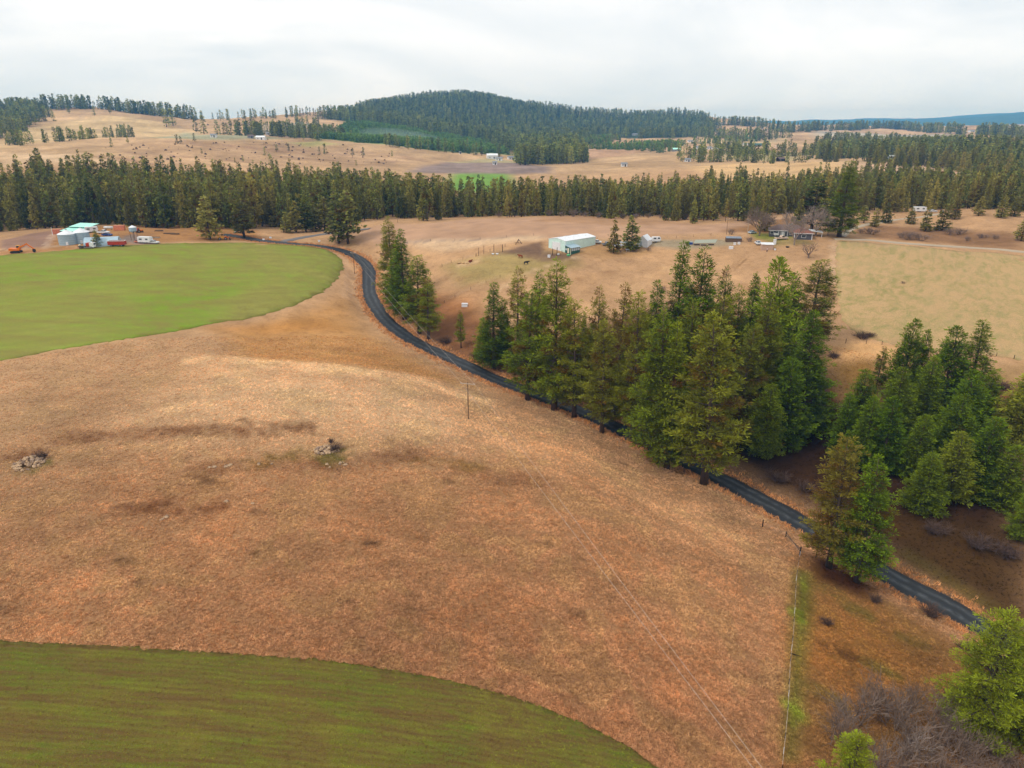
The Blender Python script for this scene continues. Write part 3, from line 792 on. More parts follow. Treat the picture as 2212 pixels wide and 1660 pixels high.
def conifer(seed, H, R, base, kind='pine', whorl=.62, nbr=5, tuft_gap=.42, needles=14, nl=.46, nw=.05, dead=.0, gaps=.12, branch_geo=True, lift=1.0, trunk_r=None):
    """trunk+limbs mesh and crown mesh of one conifer, foot at the origin"""
    rg = np.random.default_rng(seed); rd = random.Random(seed)
    tb = MB(); tr = trunk_r or .011 * H + .06
    bend = Vector((rd.uniform(-.02, .02) * H, rd.uniform(-.02, .02) * H, 0))
    def axis(z): s = z / H; return Vector((bend.x * s * s, bend.y * s * s, z))
    nseg = 7 if branch_geo else 4
    tb.tube([axis(H * .985 * i / nseg) - Vector((0, 0, .5 if i == 0 else 0)) for i in range(nseg + 1)], [tr * (1.25 if i == 0 else 1) * (1 - .93 * i / nseg) for i in range(nseg + 1)], 7 if branch_geo else 5)
    cen = []; dirs = []; tint = []; deadv = []; size = []
    z = H * base; zc0 = z
    side_gap = [rd.uniform(0, 6.28) for _ in range(3)]
    while z < H - .15:
        t = (z - zc0) / (H - zc0)
        Lm = R * crown_profile(t, kind)
        nb = max(3, int(round(nbr * (1 - .35 * t))))
        a0 = rd.uniform(0, 6.28)
        for k in range(nb):
            a = a0 + 6.283 * k / nb + rd.uniform(-.3, .3)
            if rd.random() < gaps: continue
            L = Lm * rd.uniform(.68, 1.12)
            if L < .12: L = .12
            up = (-.16 + .95 * t ** 1.2) * lift + rd.uniform(-.1, .1)
            d = Vector((math.cos(a), math.sin(a), 0))
            st = axis(z)
            def bp(s): return st + d * (L * s) + Vector((0, 0, L * (up * s + .22 * s * s)))
            isdead = 1.0 if rd.random() < dead * (1.3 - t) else 0.0
            if branch_geo and L > .7:
                tb.tube([bp(0), bp(.5), bp(.95)], [.022 * L + .018, .013 * L + .012, .01], 3, cap=False)
            s0 = .25 if L > 1 else .1
            n = max(1, int(L * (1 - s0) / tuft_gap) + 1)
            for q in range(n):
                s = s0 + (1 - s0) * (q + rd.uniform(.2, .9)) / n
                wid = L * .34 * (1.05 - s) + .12
                for sd in ((-1, 0, 1) if wid > .35 and n > 1 else (rd.choice((-1, 1)),)):
                    off = sd * wid * rd.uniform(.35, 1.0)
                    p = bp(s) + Vector((-d.y, d.x, 0)) * off + Vector((0, 0, rd.uniform(-.1, .16)))
                    cen.append(p); dirs.append((d + Vector((-d.y, d.x, 0)) * (sd * .6) + Vector((0, 0, .75 + .5 * t))).normalized())
                    tint.append(min(1, max(0, -.02 + .72 * s ** 1.6 + .2 * t + rd.uniform(-.22, .26)))); deadv.append(isdead * rd.uniform(.5, 1) if isdead else (rd.random() < dead * .25) * .8)  # tint falls towards trunk and foot: crown shade put into the colour
                    size.append(rd.uniform(.75, 1.25))
        z += whorl * rd.uniform(.75, 1.25) * (1 - .25 * t)
    # leader
    cen.append(axis(H)); dirs.append(Vector((0, 0, 1))); tint.append(.8); deadv.append(0); size.append(1.0)
    Cn = np.array([tuple(p) for p in cen]); D = np.array([tuple(p) for p in dirs]); n = len(Cn); k = needles
    rv = rg.normal(size=(n, k, 3)); rv /= np.linalg.norm(rv, axis=2, keepdims=True)
    nd = D[:, None] * .85 + rv * .95; nd /= np.linalg.norm(nd, axis=2, keepdims=True)
    ln = nl * np.array(size)[:, None] * rg.uniform(.7, 1.15, (n, k))
    sd = np.cross(nd, rg.normal(size=(n, k, 3))); sd /= np.linalg.norm(sd, axis=2, keepdims=True) + 1e-9
    w = nw * np.array(size)[:, None, None] * rg.uniform(.7, 1.3, (n, k, 1))
    base_p = Cn[:, None] + rv * .06
    mid = base_p + nd * (ln * .62)[..., None]
    tip = base_p + nd * ln[..., None]
    fan = needles >= 6                       # near: fans of needles, far: small leaf-like clumps
    V = np.stack([base_p, tip - sd * w, tip + sd * w * .6], 2) if fan else np.stack([base_p - sd * w * .4, mid - sd * w, tip, mid + sd * w], 2)
    nv = 3 if fan else 4; V = V.reshape(-1, 3); F = np.arange(len(V)).reshape(-1, nv)
    tn = np.repeat(np.array(tint), k)[:, None] + np.array([-.4, .2, .2] if fan else [-.22, .05, .22, .05])[None] + rg.uniform(-.14, .14, (n * k, 1))  # needle bases darker, tips lighter: tuft shade and highlights painted in
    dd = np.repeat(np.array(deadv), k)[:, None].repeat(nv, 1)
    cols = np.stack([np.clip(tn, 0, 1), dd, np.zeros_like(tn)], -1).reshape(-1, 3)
    return tb, V, F, cols

def conifer_meshes(name, mat, **kw):
    tb, V, F, cols = conifer(**kw)
    return tb.mesh(name + "_trunk", M_BARK, True), mesh_np(name + "_crown", V, F, F.shape[1], mat, cols=cols)

PROTO = {}
def proto(key, mat, **kw):
    PROTO[key] = (conifer_meshes(key, mat, **kw), kw['H'], kw['R'])
# near pines (unit trees are built at the size most of them have; each is scaled a little)
proto('pine_a', M_NEEDLE, seed=1, H=20, R=3.3, base=.12, kind='pine', dead=.05, gaps=.16)
proto('pine_b', M_NEEDLE, seed=2, H=20, R=3.6, base=.13, kind='round', dead=.12, gaps=.18, whorl=.66)
proto('pine_c', M_NEEDLE, seed=3, H=20, R=3.0, base=.08, kind='cone', dead=.03, gaps=.1)
proto('pine_d', M_NEEDLE, seed=4, H=20, R=3.4, base=.2, kind='pine', dead=.2, gaps=.28, whorl=.7)
proto('young', M_NEEDLE, seed=5, H=11, R=2.4, base=.05, kind='cone', dead=.0, gaps=.06, whorl=.5, nbr=6, tuft_gap=.42)
proto('corner', M_NEEDLE, seed=8, H=13, R=3.6, base=.05, kind='round', dead=.0, gaps=.12, whorl=.5, nbr=6, tuft_gap=.4, needles=22, nl=.36, nw=.028)
proto('young_b', M_NEEDLE, seed=6, H=11, R=2.5, base=.07, kind='pine', dead=.03, gaps=.1, whorl=.52, nbr=6, tuft_gap=.4)
proto('fir', M_NEEDLE, seed=7, H=20, R=3.6, base=.06, kind='spire', dead=.0, gaps=.06, whorl=.58, nbr=6)
# trees of the forest band
for i, (kd, bs, R, dd) in enumerate([('pine', .1, 3.5, .08), ('cone', .06, 3.5, .03), ('spire', .05, 3.1, .03), ('round', .14, 3.6, .15), ('cone', .04, 3.6, .0), ('pine', .26, 3.2, .25)]):
    proto('mid%d' % i, M_NEEDLE_FAR, seed=20 + i, H=20, R=R, base=bs, kind=kd, dead=dd, gaps=.14, whorl=1.05, nbr=5, tuft_gap=1.0, needles=4, nl=1.0, nw=.26, branch_geo=False)
for i, (kd, R) in enumerate([('spire', 2.5), ('spire', 2.1), ('cone', 2.5)]):
    proto('hill%d' % i, M_NEEDLE_HILL, seed=40 + i, H=18, R=R, base=.08, kind=kd, gaps=.1, whorl=1.9, nbr=4, tuft_gap=1.7, needles=3, nl=1.6, nw=.6, branch_geo=False)
proto('sapling', M_NEEDLE_YOUNG, seed=50, H=9, R=2.3, base=.04, kind='cone', gaps=.05, whorl=1.3, nbr=4, tuft_gap=1.4, needles=3, nl=1.5, nw=.6, branch_geo=False)

def place_tree(key, p, height, width=None, label="", group=None, name="pine_tree", rz=None, cat="tree", lean=0.0, mats=None):
    (tm, cm), H, R = PROTO[key]
    o = empty(name, (p[0], p[1], p[2]), random.uniform(0, 6.28) if rz is None else rz)
    s = height / H; sx = s if width is None else max(.35 * s, min(2.2 * s, width / R))
    o.scale = (sx, sx, s)
    if lean: o.rotation_euler = (lean, 0, o.rotation_euler[2])
    link(bpy.data.objects.new("trunk", tm), o); cr_ = link(bpy.data.objects.new("crown", cm), o)
    tag(o, label, cat, group)
    L = label.lower(); alt_ = random.uniform(.35, .95); val_ = random.uniform(.9, 1.2); br_ = 0.0
    for w_, a_, v_, b_ in (("olive", .85, 1.0, .05), ("yellow", .95, 1.15, 0), ("bright", .45, 1.3, 0), ("dark", .22, .85, 0), ("rusty", .7, .95, .5), ("brown", .8, .95, .42), ("pale", .8, 1.15, .1), ("grey", .6, .85, .12), ("sparse", .8, 1.05, .15), ("greener", .2, 1.1, 0), ("tall dark fir", .45, .85, 0), ("right-hand stand", random.uniform(.1, .45), random.uniform(.75, .95), 0), ("lower right corner", .6, 1.4, 0), ("bottom edge", .6, 1.4, 0)):
        if w_ in L: alt_, val_, br_ = a_, v_, b_
    cr_.color = (alt_, val_, br_, 1)
    return o
def tree_px(key, top, base, hw, label, **kw):
    """foot where a picture point meets the ground, height and spread from what the picture shows of it"""
    p = hit(*base); r = math.hypot(p.x, p.y)
    h = top_z(p, *top) - p.z
    dist = math.hypot(r, CAM_Z - p.z - h / 2)
    w = hw / FD * dist * 1.3
    return place_tree(key, p, h, w, label, **kw)

NEAR = [
 # cluster where the road bends
 ('pine_a', (843,470), (851,662), 33, "tall olive pine at the road bend, leftmost of its clump"),
 ('pine_c', (880,498), (874,690), 34, "dark pine in the middle of the clump at the road bend"),
 ('pine_b', (918,556), (906,722), 40, "broad pine on the near right of the clump at the road bend"),
 ('pine_d', (940,600), (926,734), 32, "lower ragged pine at the right edge of the road bend clump"),
 ('pine_c', (862,540), (862,672), 32, "shorter dense pine tucked inside the clump at the road bend"),
 ('pine_d', (993,671), (996,752), 13, "thin young pine alone between the two roadside clumps"),
 # the grove along the road
 ('pine_c', (1060,614), (1066,798), 40, "dark green pine at the left end of the long grove"),
 ('young', (1030,690), (1046,778), 24, "small pine skirt under the leftmost grove pine"),
 ('young', (1085,650), (1090,775), 22, "slim dark pine just behind the leftmost grove pine"),
 ('pine_d', (1112,580), (1118,790), 36, "pale thin-topped pine behind the left of the grove"),
 ('pine_b', (1126,632), (1140,864), 56, "big full pine at the roadside, left front of the grove"),
 ('pine_a', (1160,587), (1160,825), 40, "double-tipped pine rising behind the left front of the grove"),
 ('pine_a', (1222,566), (1197,886), 58, "tallest pine in the left half of the grove"),
 ('pine_b', (1258,650), (1240,902), 52, "yellowish olive pine right of the tallest left grove pine"),
 ('pine_d', (1288,620), (1285,888), 36, "sparse see-through pine in the middle of the grove"),
 ('pine_d', (1346,616), (1330,900), 44, "rusty brown pine in the middle of the grove"),
 ('pine_b', (1380,640), (1365,950), 54, "rounded olive pine leaning over the hidden white car"),
 ('pine_b', (1315,700), (1300,935), 48, "lower roadside pine in front of the sparse one"),
 ('pine_c', (1455,526), (1448,850), 46, "tallest dark pine at the back of the grove centre"),
 ('pine_a', (1488,536), (1488,872), 62, "tall olive pine beside the tallest dark one"),
 ('pine_a', (1440,672), (1418,1000), 70, "massive green pine at the roadside, front of the grove centre"),
 ('pine_b', (1540,688), (1520,1046), 84, "largest broad olive pine at the right front of the grove"),
 ('pine_d', (1545,576), (1546,842), 34, "thin bunched tops left of the dark back pine"),
 ('fir', (1604,592), (1602,858), 42, "dark pine with a blunt top at the back of the grove"),
 ('young_b', (1655,562), (1650,880), 58, "bright yellow green pine at the right back of the grove"),
 ('pine_c', (1690,590), (1688,850), 40, "dark tip showing just right of the bright back pine"),
 ('pine_b', (1768,566), (1744,752), 62, "round grey olive pine standing alone at the grove's right end"),
 ('fir', (1728,672), (1726,932), 62, "broad dark green cone of a pine at the right of the grove"),
 ('young', (1690,776), (1690,962), 48, "dense young pine in front of the broad dark cone"),
 ('pine_a', (1632,640), (1622,930), 54, "grey green pine right of the largest front pine"),
 ('pine_b', (1588,702), (1590,960), 52, "dull grey pine close behind the largest front pine"),
 ('pine_a', (1490,648), (1480,930), 54, "pine filling the gap behind the massive front pair"),
 ('pine_c', (1400,610), (1405,872), 44, "green pine left of the tallest dark pine"),
 ('pine_c', (1420,700), (1440,1012), 48, "narrow roadside pine between the massive front pair"),
 ('pine_b', (1520,640), (1530,900), 50, "half hidden olive pine behind the largest front pine"),
 ('young_b', (1640,830), (1645,985), 40, "shaded low pine under the right side of the grove"),
 ('pine_a', (1590,620), (1575,890), 40, "mid green pine among the grove's back row"),
 # the pine pair across the road
 ('pine_b', (1826,944), (1790,1226), 60, "brownish thin pine of the roadside pair, the left one"),
 ('pine_a', (1882,980), (1850,1258), 54, "greener pine of the roadside pair, the right one"),
 # young plantation on the right
 ('young_b', (1940,690), (1942,862), 38, "tall young pine at the top left of the right-hand stand"),
 ('young', (1976,714), (1976,866), 26, "slender pine beside the top left pine of the right-hand stand"),
 ('young_b', (2036,704), (2032,884), 46, "broad pine at the top middle of the right-hand stand"),
 ('pine_c', (2086,690), (2086,884), 54, "tallest pine of the right-hand stand, at its top right"),
 ('pine_d', (1886,746), (1890,850), 20, "thin pale pine on the left fringe of the right-hand stand"),
 ('young', (1846,800), (1850,936), 44, "dark cone pine on the left side of the right-hand stand"),
 ('young_b', (1916,792), (1920,958), 46, "full pine in the middle left of the right-hand stand"),
 ('young', (1984,770), (1985,934), 44, "dense pine in the heart of the right-hand stand"),
 ('young_b', (2072,800), (2070,966), 46, "rounded pine right of the heart of the right-hand stand"),
 ('young', (2122,802), (2120,932), 34, "dark pine on the right edge of the right-hand stand"),
 ('young', (1860,856), (1862,1012), 44, "bright pointed pine at the left front of the right-hand stand"),
 ('young_b', (1898,856), (1902,1022), 40, "grey green pine at the left front of the right-hand stand"),
 ('young', (1822,852), (1816,986), 34, "leftmost shaded pine of the right-hand stand"),
 ('young_b', (2050,850), (2044,1010), 46, "mid green pine before the rounded one in the right-hand stand"),
 ('young', (2110,900), (2110,1066), 52, "wide pine at the right front of the right-hand stand"),
 ('young', (1972,896), (1970,1034), 40, "dark pine at the middle front of the right-hand stand"),
 ('young_b', (2050,930), (2050,1078), 38, "narrow pine beside the wide right front one"),
 ('young', (1996,976), (1990,1104), 44, "nearest low pine of the right-hand stand"),
 ('young_b', (2202,802), (2192,966), 50, "yellowish pine at the picture's right edge, upper one"),
 ('young', (2160,960), (2160,1094), 42, "shaded pine between the stand and the right picture edge"),
 ('pine_c', (2214,1050), (2200,1168), 42, "pine at the right picture edge above the road"),
 # bottom right corner
 ('corner', (2126,1308), (2112,1590), 72, "bright green pine in the lower right corner, left of two"),
 ('corner', (2206,1330), (2206,1598), 84, "darker pine in the lower right corner, right of two"),
 ('corner', (1812,1578), (1818,1800), 58, "small bright pine top at the bottom edge"),
]
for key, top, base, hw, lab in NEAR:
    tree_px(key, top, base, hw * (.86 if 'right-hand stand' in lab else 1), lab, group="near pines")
rq = random.Random(4)
for k in range(18):
    x_ = 1130 + 600 * (k + rq.uniform(.1, .9)) / 18; y0_ = 800 + (x_ - 1130) * .17; p = hit(x_, y0_ + rq.uniform(-30, 42)); h_ = rq.uniform(13, 18.5)
    place_tree(rq.choice(['pine_a', 'pine_c', 'fir', 'pine_b']), p, h_, h_ * rq.uniform(.17, .21), 'inner pine in the thick of the long grove', group='near pines')
for k in range(11):
    x_ = 1835 + 330 * (k + rq.uniform(.1, .9)) / 11; p = hit(x_, rq.uniform(900, 1040)); h_ = rq.uniform(8, 11.5)
    place_tree(rq.choice(['young', 'young_b', 'fir']), p, h_, h_ * rq.uniform(.19, .23), 'inner dark pine of the right-hand stand', group='near pines')

MIDS = [
 ('mid0', (735,422), (733,526), 22, "left pine of the tall pair beyond the road bend"), ('mid3', (752,414), (752,526), 25, "right pine of the tall pair beyond the road bend"),
 ('pine_c', (1816,350), (1812,512), 34, "tall dark fir beside the house, biggest tree of the farm"), ('mid3', (1752,388), (1752,498), 34, "brownish pine behind the house next to the tall fir"),
 ('mid1', (1326,478), (1325,546), 14, "small pine left of the greenhouse"), ('mid4', (1363,468), (1364,540), 20, "bushy pine next to the greenhouse"),
 ('mid4', (1650,422), (1652,500), 14, "slim green pine left of the bare garden tree"), ('mid4', (1722,432), (1722,502), 13, "green pine between the bare trees behind the house"),
 ('mid0', (452,425), (453,517), 22, "pine in front of the forest by the junction"), ('mid3', (528,432), (528,514), 24, "brown tinged pine right of the junction road"),
 ('mid4', (210,498), (212,533), 10, "small pine in front of the quonset hut"), ('mid0', (125,438), (122,492), 24, "round topped pine behind the ploughed strip"),
 ('mid1', (620,460), (619,503), 13, "lone small pine left of the side road row"), ('mid0', (640,436), (640,502), 15, "first pine of the row along the side road"),
 ('mid3', (660,436), (661,501), 16, "second pine of the row along the side road"), ('mid1', (682,440), (682,500), 14, "third pine of the row along the side road"),
 ('mid0', (700,428), (702,497), 20, "last pine of the row along the side road"),
 ('mid1', (1888,452), (1889,490), 13, "small pine above the brush right of the tall fir"), ('mid4', (1917,438), (1912,482), 12, "second small pine right of the tall fir"),
 ('mid3', (1868,445), (1866,482), 16, "wide small pine nearest the tall fir on its right"), ('mid4', (1965,448), (1967,484), 12, "pine in front of the white camper"),
 ('mid1', (1998,452), (1998,500), 13, "pine standing in grey brush below the white camper"), ('mid4', (2032,442), (2034,498), 15, "dark pine right of the one in grey brush"),
 ('mid0', (2110,425), (2113,466), 12, "slim pine on the bare slope at the right"), ('mid4', (2160,424), (2162,470), 14, "pine at the upper right slope edge"),
 ('mid0', (2210,470), (2206,520), 14, "pine at the right picture edge above the field track"), ('mid4', (2190,425), (2190,468), 13, "pine next to the right picture edge by the forest"),
 ('mid1', (2060,430), (2062,474), 18, "broad pine behind the orange machine"),
]
for key, top, base, hw, lab in MIDS:
    tree_px(key, top, base, hw, lab, group="pines about the farms")

# ---- forest band: the front trees one by one, the rest as one wood
def inside(px_poly_xy, x, y):
    P = np.array(px_poly_xy); ins = np.zeros(np.shape(x), bool)
    for i in range(len(P)):
        a, b = P[i], P[(i + 1) % len(P)]
        ins ^= ((a[1] > y) != (b[1] > y)) & (x < (b[0] - a[0]) * (y - a[1]) / (b[1] - a[1] + 1e-12) + a[0])
    return ins
def scatter(poly, gap, seed, limit=200000, jit=.75):
    P = np.array(poly); b0, b1 = P.min(0), P.max(0); rg = np.random.default_rng(seed)
    gx, gy = np.meshgrid(np.arange(b0[0], b1[0], gap), np.arange(b0[1], b1[1], gap))
    x = (gx + rg.uniform(-.5, .5, gx.shape) * gap * jit * 2.0).ravel(); y = (gy + rg.uniform(-.5, .5, gx.shape) * gap * jit * 2.0).ravel()
    ex, ey = waves(x, y, seed + 900, [95, 38], [.7, .6]) * min(22, 2.2 * gap), waves(x, y, seed + 901, [90, 35], [.7, .6]) * min(22, 2.2 * gap)
    k = inside(poly, x + ex, y + ey); return x[k], y[k]
def polar(az_deg, r): a = math.radians(az_deg); return (r * math.sin(a), r * math.cos(a))
def dpx(x, y): p = hit(x, y); return (p.x, p.y)
front = [dpx(*p) for p in [(0,504),(40,502),(90,494),(160,489),(260,486),(360,497),(470,503),(500,500),(570,497),(660,494),(760,485),(880,476),(1000,470)]]
front += [polar(az, r) for az, r in [(-1,402),(3,404),(7,408),(10,420)]] + [dpx(*p) for p in [(1500,478),(1600,478),(1680,462),(1760,462),(1860,463),(1960,456),(2080,450),(2212,462)]]
azf = [math.degrees(math.atan2(*p)) for p in front]
back = [polar(az, r) for az, r in [(46,760),(33,730),(26,700),(20,680),(15,660),(10,640),(6,640),(3,610),(0,580),(-3,560),(-6,580),(-10,630),(-15,640),(-22,650),(-30,660),(-46,700)]]
left_x = polar(-46, math.hypot(*front[0])); right_x = polar(46, math.hypot(*front[-1]))
BAND = [left_x] + front + [right_x] + back
bx, by = scatter(BAND, 6.6, 5)
# front trees: close to the near edge of the wood
dfront, _ = dist_line(bx, by, np.array(front))
azb = np.degrees(np.arctan2(bx, by)); rb = np.hypot(bx, by)
dens = RNG.random(len(bx))
thin = (dens < np.where((azb > 8) & (azb < 21) & (rb > 500), .68, .95)) & ~((azb > -5.5) & (azb < 1.5) & (rb > 505) & (dens < .62))
bx, by, dfront, azb, rb = bx[thin], by[thin], dfront[thin], azb[thin], rb[thin]
order = np.argsort(dfront + np.where(np.abs(azb) > 39, 500, 0)); vis = order[:280]
where = [(-26, "behind the grain bin farmyard"), (-17, "behind the green hill"), (-8, "beyond the road junction"), (2, "behind the ploughed rise"), (13, "behind the mint barn"), (22, "behind the house"), (60, "above the right-hand slope")]
def tree_h(az, r, rg): return rg.uniform(.55, 1.25) * np.interp(az, [-36, -15, -5, 5, 20, 36], [23, 22.5, 19.5, 17.5, 17, 17])
rgt = np.random.default_rng(77)
def kind_for(rg): return 'mid%d' % rg.choice(6, p=[.22, .24, .16, .14, .16, .08])
for n_, i in enumerate(vis):
    h = tree_h(azb[i], rb[i], rgt); x, y = float(bx[i]), float(by[i])
    w = [t for a, t in where if azb[i] < a][0]
    key = kind_for(rgt); size_ = 'short ' if h < 19 else ('tall ' if h > 25 else '')
    look = {'mid0': 'dark green pine', 'mid1': 'cone shaped green pine', 'mid2': 'narrow pointed fir', 'mid3': 'rusty tinged round pine', 'mid4': 'full skirted pine', 'mid5': 'bare trunked pine'}[key]
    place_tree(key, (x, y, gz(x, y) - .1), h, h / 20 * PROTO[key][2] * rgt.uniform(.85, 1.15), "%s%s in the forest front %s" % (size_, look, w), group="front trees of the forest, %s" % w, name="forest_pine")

def stuff_instances(name, xs, ys, hs, keys, label, cat, seed, wide=1.0, parts=('trunk', 'crown')):
    """one object: points carrying size and turn, trees copied onto them"""
    rg = np.random.default_rng(seed); zs = interp(xs, ys) - .15
    me = bpy.data.meshes.new(name); n = len(xs)
    me.vertices.add(n); me.vertices.foreach_set("co", np.column_stack([xs, ys, zs]).astype(np.float32).ravel())
    def at_(nm, typ, data, fld):
        a = me.attributes.new(nm, typ, 'POINT'); a.data.foreach_set(fld, data)
    idx = rg.integers(0, len(keys), n).astype(np.int32)
    Hs = np.array([PROTO[k][1] for k in keys])[idx]; s = hs / Hs
    at_("sc", 'FLOAT_VECTOR', np.column_stack([s * wide * rg.uniform(.85, 1.2, n), s * wide * rg.uniform(.85, 1.2, n), s]).astype(np.float32).ravel(), "vector")
    at_("turn", 'FLOAT_VECTOR', np.column_stack([np.zeros(n), np.zeros(n), rg.uniform(0, 6.28, n)]).astype(np.float32).ravel(), "vector")
    at_("pick", 'INT', idx, "value")
    o = link(bpy.data.objects.new(name, me)); tag(o, label, cat, kind="stuff")
    ng = bpy.data.node_groups.new(name + "_nodes", 'GeometryNodeTree')
    ng.interface.new_socket("Geometry", in_out='INPUT', socket_type='NodeSocketGeometry'); ng.interface.new_socket("Geometry", in_out='OUTPUT', socket_type='NodeSocketGeometry')
    gi = ng.nodes.new("NodeGroupInput"); go = ng.nodes.new("NodeGroupOutput")
    join = ng.nodes.new("GeometryNodeGeometryToInstance")
    for k in keys:
        src = SOURCES[k]; jn = ng.nodes.new("GeometryNodeJoinGeometry")
        for ob in src:
            oi = ng.nodes.new("GeometryNodeObjectInfo"); oi.transform_space = 'ORIGINAL'; oi.inputs['Object'].default_value = ob
            ng.links.new(oi.outputs['Geometry'], jn.inputs[0])
        g2 = ng.nodes.new("GeometryNodeGeometryToInstance"); ng.links.new(jn.outputs[0], g2.inputs[0]); PROTO_G = g2.outputs[0]
        _gs.append(PROTO_G)
    allj = ng.nodes.new("GeometryNodeJoinGeometry")
    for g in reversed(_gs): ng.links.new(g, allj.inputs[0])
    _gs.clear(); ng.nodes.remove(join)
    iop = ng.nodes.new("GeometryNodeInstanceOnPoints"); iop.inputs['Pick Instance'].default_value = True
    def nat(nm, typ):
        a = ng.nodes.new("GeometryNodeInputNamedAttribute"); a.data_type = typ; a.inputs['Name'].default_value = nm
        return [s for s in a.outputs if s.enabled and s.name == 'Attribute'][0]
    ng.links.new(gi.outputs[0], iop.inputs['Points']); ng.links.new(allj.outputs[0], iop.inputs['Instance'])
    ng.links.new(nat("pick", 'INT'), iop.inputs['Instance Index']); ng.links.new(nat("sc", 'FLOAT_VECTOR'), iop.inputs['Scale'])
    er = ng.nodes.new("FunctionNodeEulerToRotation"); ng.links.new(nat("turn", 'FLOAT_VECTOR'), er.inputs[0]); ng.links.new(er.outputs[0], iop.inputs['Rotation'])
    ng.links.new(iop.outputs[0], go.inputs[0])
    md = o.modifiers.new("trees", 'NODES'); md.node_group = ng
    return o
_gs = []
SOURCES = {}
def source(key):
    for o in COL.objects:
        if o.type == 'MESH' and o.data == PROTO[key][0][1]:
            par = o.parent; SOURCES[key] = [c for c in par.children]; return

# lone trees on the far pasture hills, each its own
LONE = [(352,405),(398,427),(550,533),(605,587),(793,713),(830,790)]
lone_px = [(158,240),(205,243),(284,240),(288,238),(336,443),(383,420),(388,418),(532,425),(541,429)]
far_lone = [  # (foot x, foot y, height px, what)
 (241,318,14,"lone round tree on the pasture left of the hedge of pines"),(277,310,11,"small lone tree near the end of the pine row"),
 (383,311,14,"left of two touching pines on the pasture brow"),(391,311,12,"right of two touching pines on the pasture brow"),(436,333,9,"small pine on the mid pasture slope"),
 (525,350,9,"small pine just over the forest edge, right one"),(508,352,8,"small pine just over the forest edge, left one"),
 (572,336,14,"dark pine alone on the pasture, left of three"),(598,328,12,"dark pine alone on the pasture, middle of three"),(624,327,12,"dark pine alone on the pasture, right of three"),
 (586,364,24,"round dark pine top at the forest's far edge"),(690,335,14,"green pine left of the pair on the pasture"),(702,334,18,"green pair of pines on the pasture"),(762,338,14,"lone pine above the road bend clump"),(785,337,14,"lone pine right of the one above the road bend"),
 (847,338,10,"round bush tree on the brown brow"),(770,358,9,"small bush tree on the lower brown slope"),(150,246,12,"small pine on the tan hill near the ridge"),(204,250,13,"pine on the tan hill right of the small one"),(238,246,12,"pine below the skyline trees of the tan hill"),(117,262,14,"pine at the edge of the dark hillside wood"),
 (420,305,12,"pine beside the pale far meadow"),(424,285,24,"tall dark pine of the far valley, first"),(441,290,28,"tall dark pine of the far valley, second"),(470,291,22,"tall dark pine of the far valley, third"),(374,272,26,"dark pine pair under the saddle, left"),(360,275,28,"dark pine pair under the saddle, right"),
]
for x, y, hpx, lab in far_lone:
    p = hit(x, y); key = 'hill%d' % (len(lab) % 3); dist = math.hypot(p.x, p.y)
    place_tree(key, p, hpx / FD * dist * 1.12, hpx / FD * dist * .24, lab, group="lone trees on the far hills", name="far_pine")
p = hit(905, 306); place_tree('sapling', p, 10, None, "young pine at the edge of the pale green plantation", group="lone trees on the far hills", name="far_pine")
for k in PROTO:
    if k.startswith(('mid', 'hill', 'sap')): source(k)

rest = np.ones(len(bx), bool); rest[vis] = False
hs = np.array([tree_h(a, r, rgt) for a, r in zip(azb[rest], rb[rest])])
stuff_instances("forest", bx[rest], by[rest], hs, ['mid0', 'mid1', 'mid2', 'mid3', 'mid4'], "dense pine forest filling the valley behind the farms", "forest", 1)

FAR_PX = [(462,297,11),(542,299,12),(564,302,17),(579,292,8),(1063,343,22),(1078,347,14),(1104,345,14),(1069,356,9),(994,333,4),(1236,288,9),(1371,293,10),(1461,327,16),(1348,360,12),(1491,308,10),(1511,323,16),(1532,323,10),(1545,325,10),(1485,350,12),(1609,315,10),(1636,317,17),(1681,321,14),(1686,349,14),(1854,302,13),(1900,303,26),(1936,302,15),(2062,298,12),(2098,286,9),(1925,344,10),(1801,318,8),(2178,311,14)]
FARH = [hit(x, y) for x, y, w in FAR_PX]
def clear_houses(x, y):
    az, r = np.arctan2(x, y), np.hypot(x, y); k = np.ones(len(x), bool)
    for p, (px_, py_, w_) in zip(FARH, FAR_PX):
        ra = math.hypot(p.x, p.y); k &= ~((np.abs(az - math.atan2(p.x, p.y)) < (w_ / 2 + 2.5) / FD) & (r > ra - 260) & (r < ra + 14))
    return k
def wood(px, gap, hmin, hmax, keys, label, seed, name="far_wood", keep=1.0, pts=None, wide=1.3):
    poly = pts if pts is not None else [dpx(*p) for p in px]
    x, y = scatter(poly, gap, seed); cl_ = waves(x, y, seed + 500, [150, 55, 24], [.6, .6, .5])
    k = RNG.random(len(x)) < np.clip(keep + (1.25 * (1 - keep) + .1) * np.clip(cl_ * 1.6, -2, 1), .0 if keep < .7 else .3, 1); x, y = x[k], y[k]
    k = clear_houses(x, y); x, y = x[k], y[k]
    h = np.random.default_rng(seed).uniform(hmin, hmax, len(x))
    return stuff_instances(name, x, y, h, keys, label, "forest", seed, wide)
HK = ['hill0', 'hill1', 'hill2']
mt = [dpx(*p) for p in mountain_px]
mt2 = [(x * 1.03, y * 1.03) if math.hypot(x, y) > 2300 else (x, y) for x, y in mt]
wood(None, 11, 9, 28, HK, "dark blue green forest covering the mountain", 3, "mountain_forest", .85, mt2)
wood([(690,300),(740,276),(800,268),(900,285),(1050,310),(1100,335),(1000,330),(830,312)], 5.5, 6, 10, ['sapling'], "pale green young plantation below the mountain", 4, "plantation", .9)
wood([(0,232),(60,232),(92,238),(84,262),(40,285),(0,308)], 9, 15, 24, HK, "dark wood on the left hillside", 6, "hillside_wood", .95)
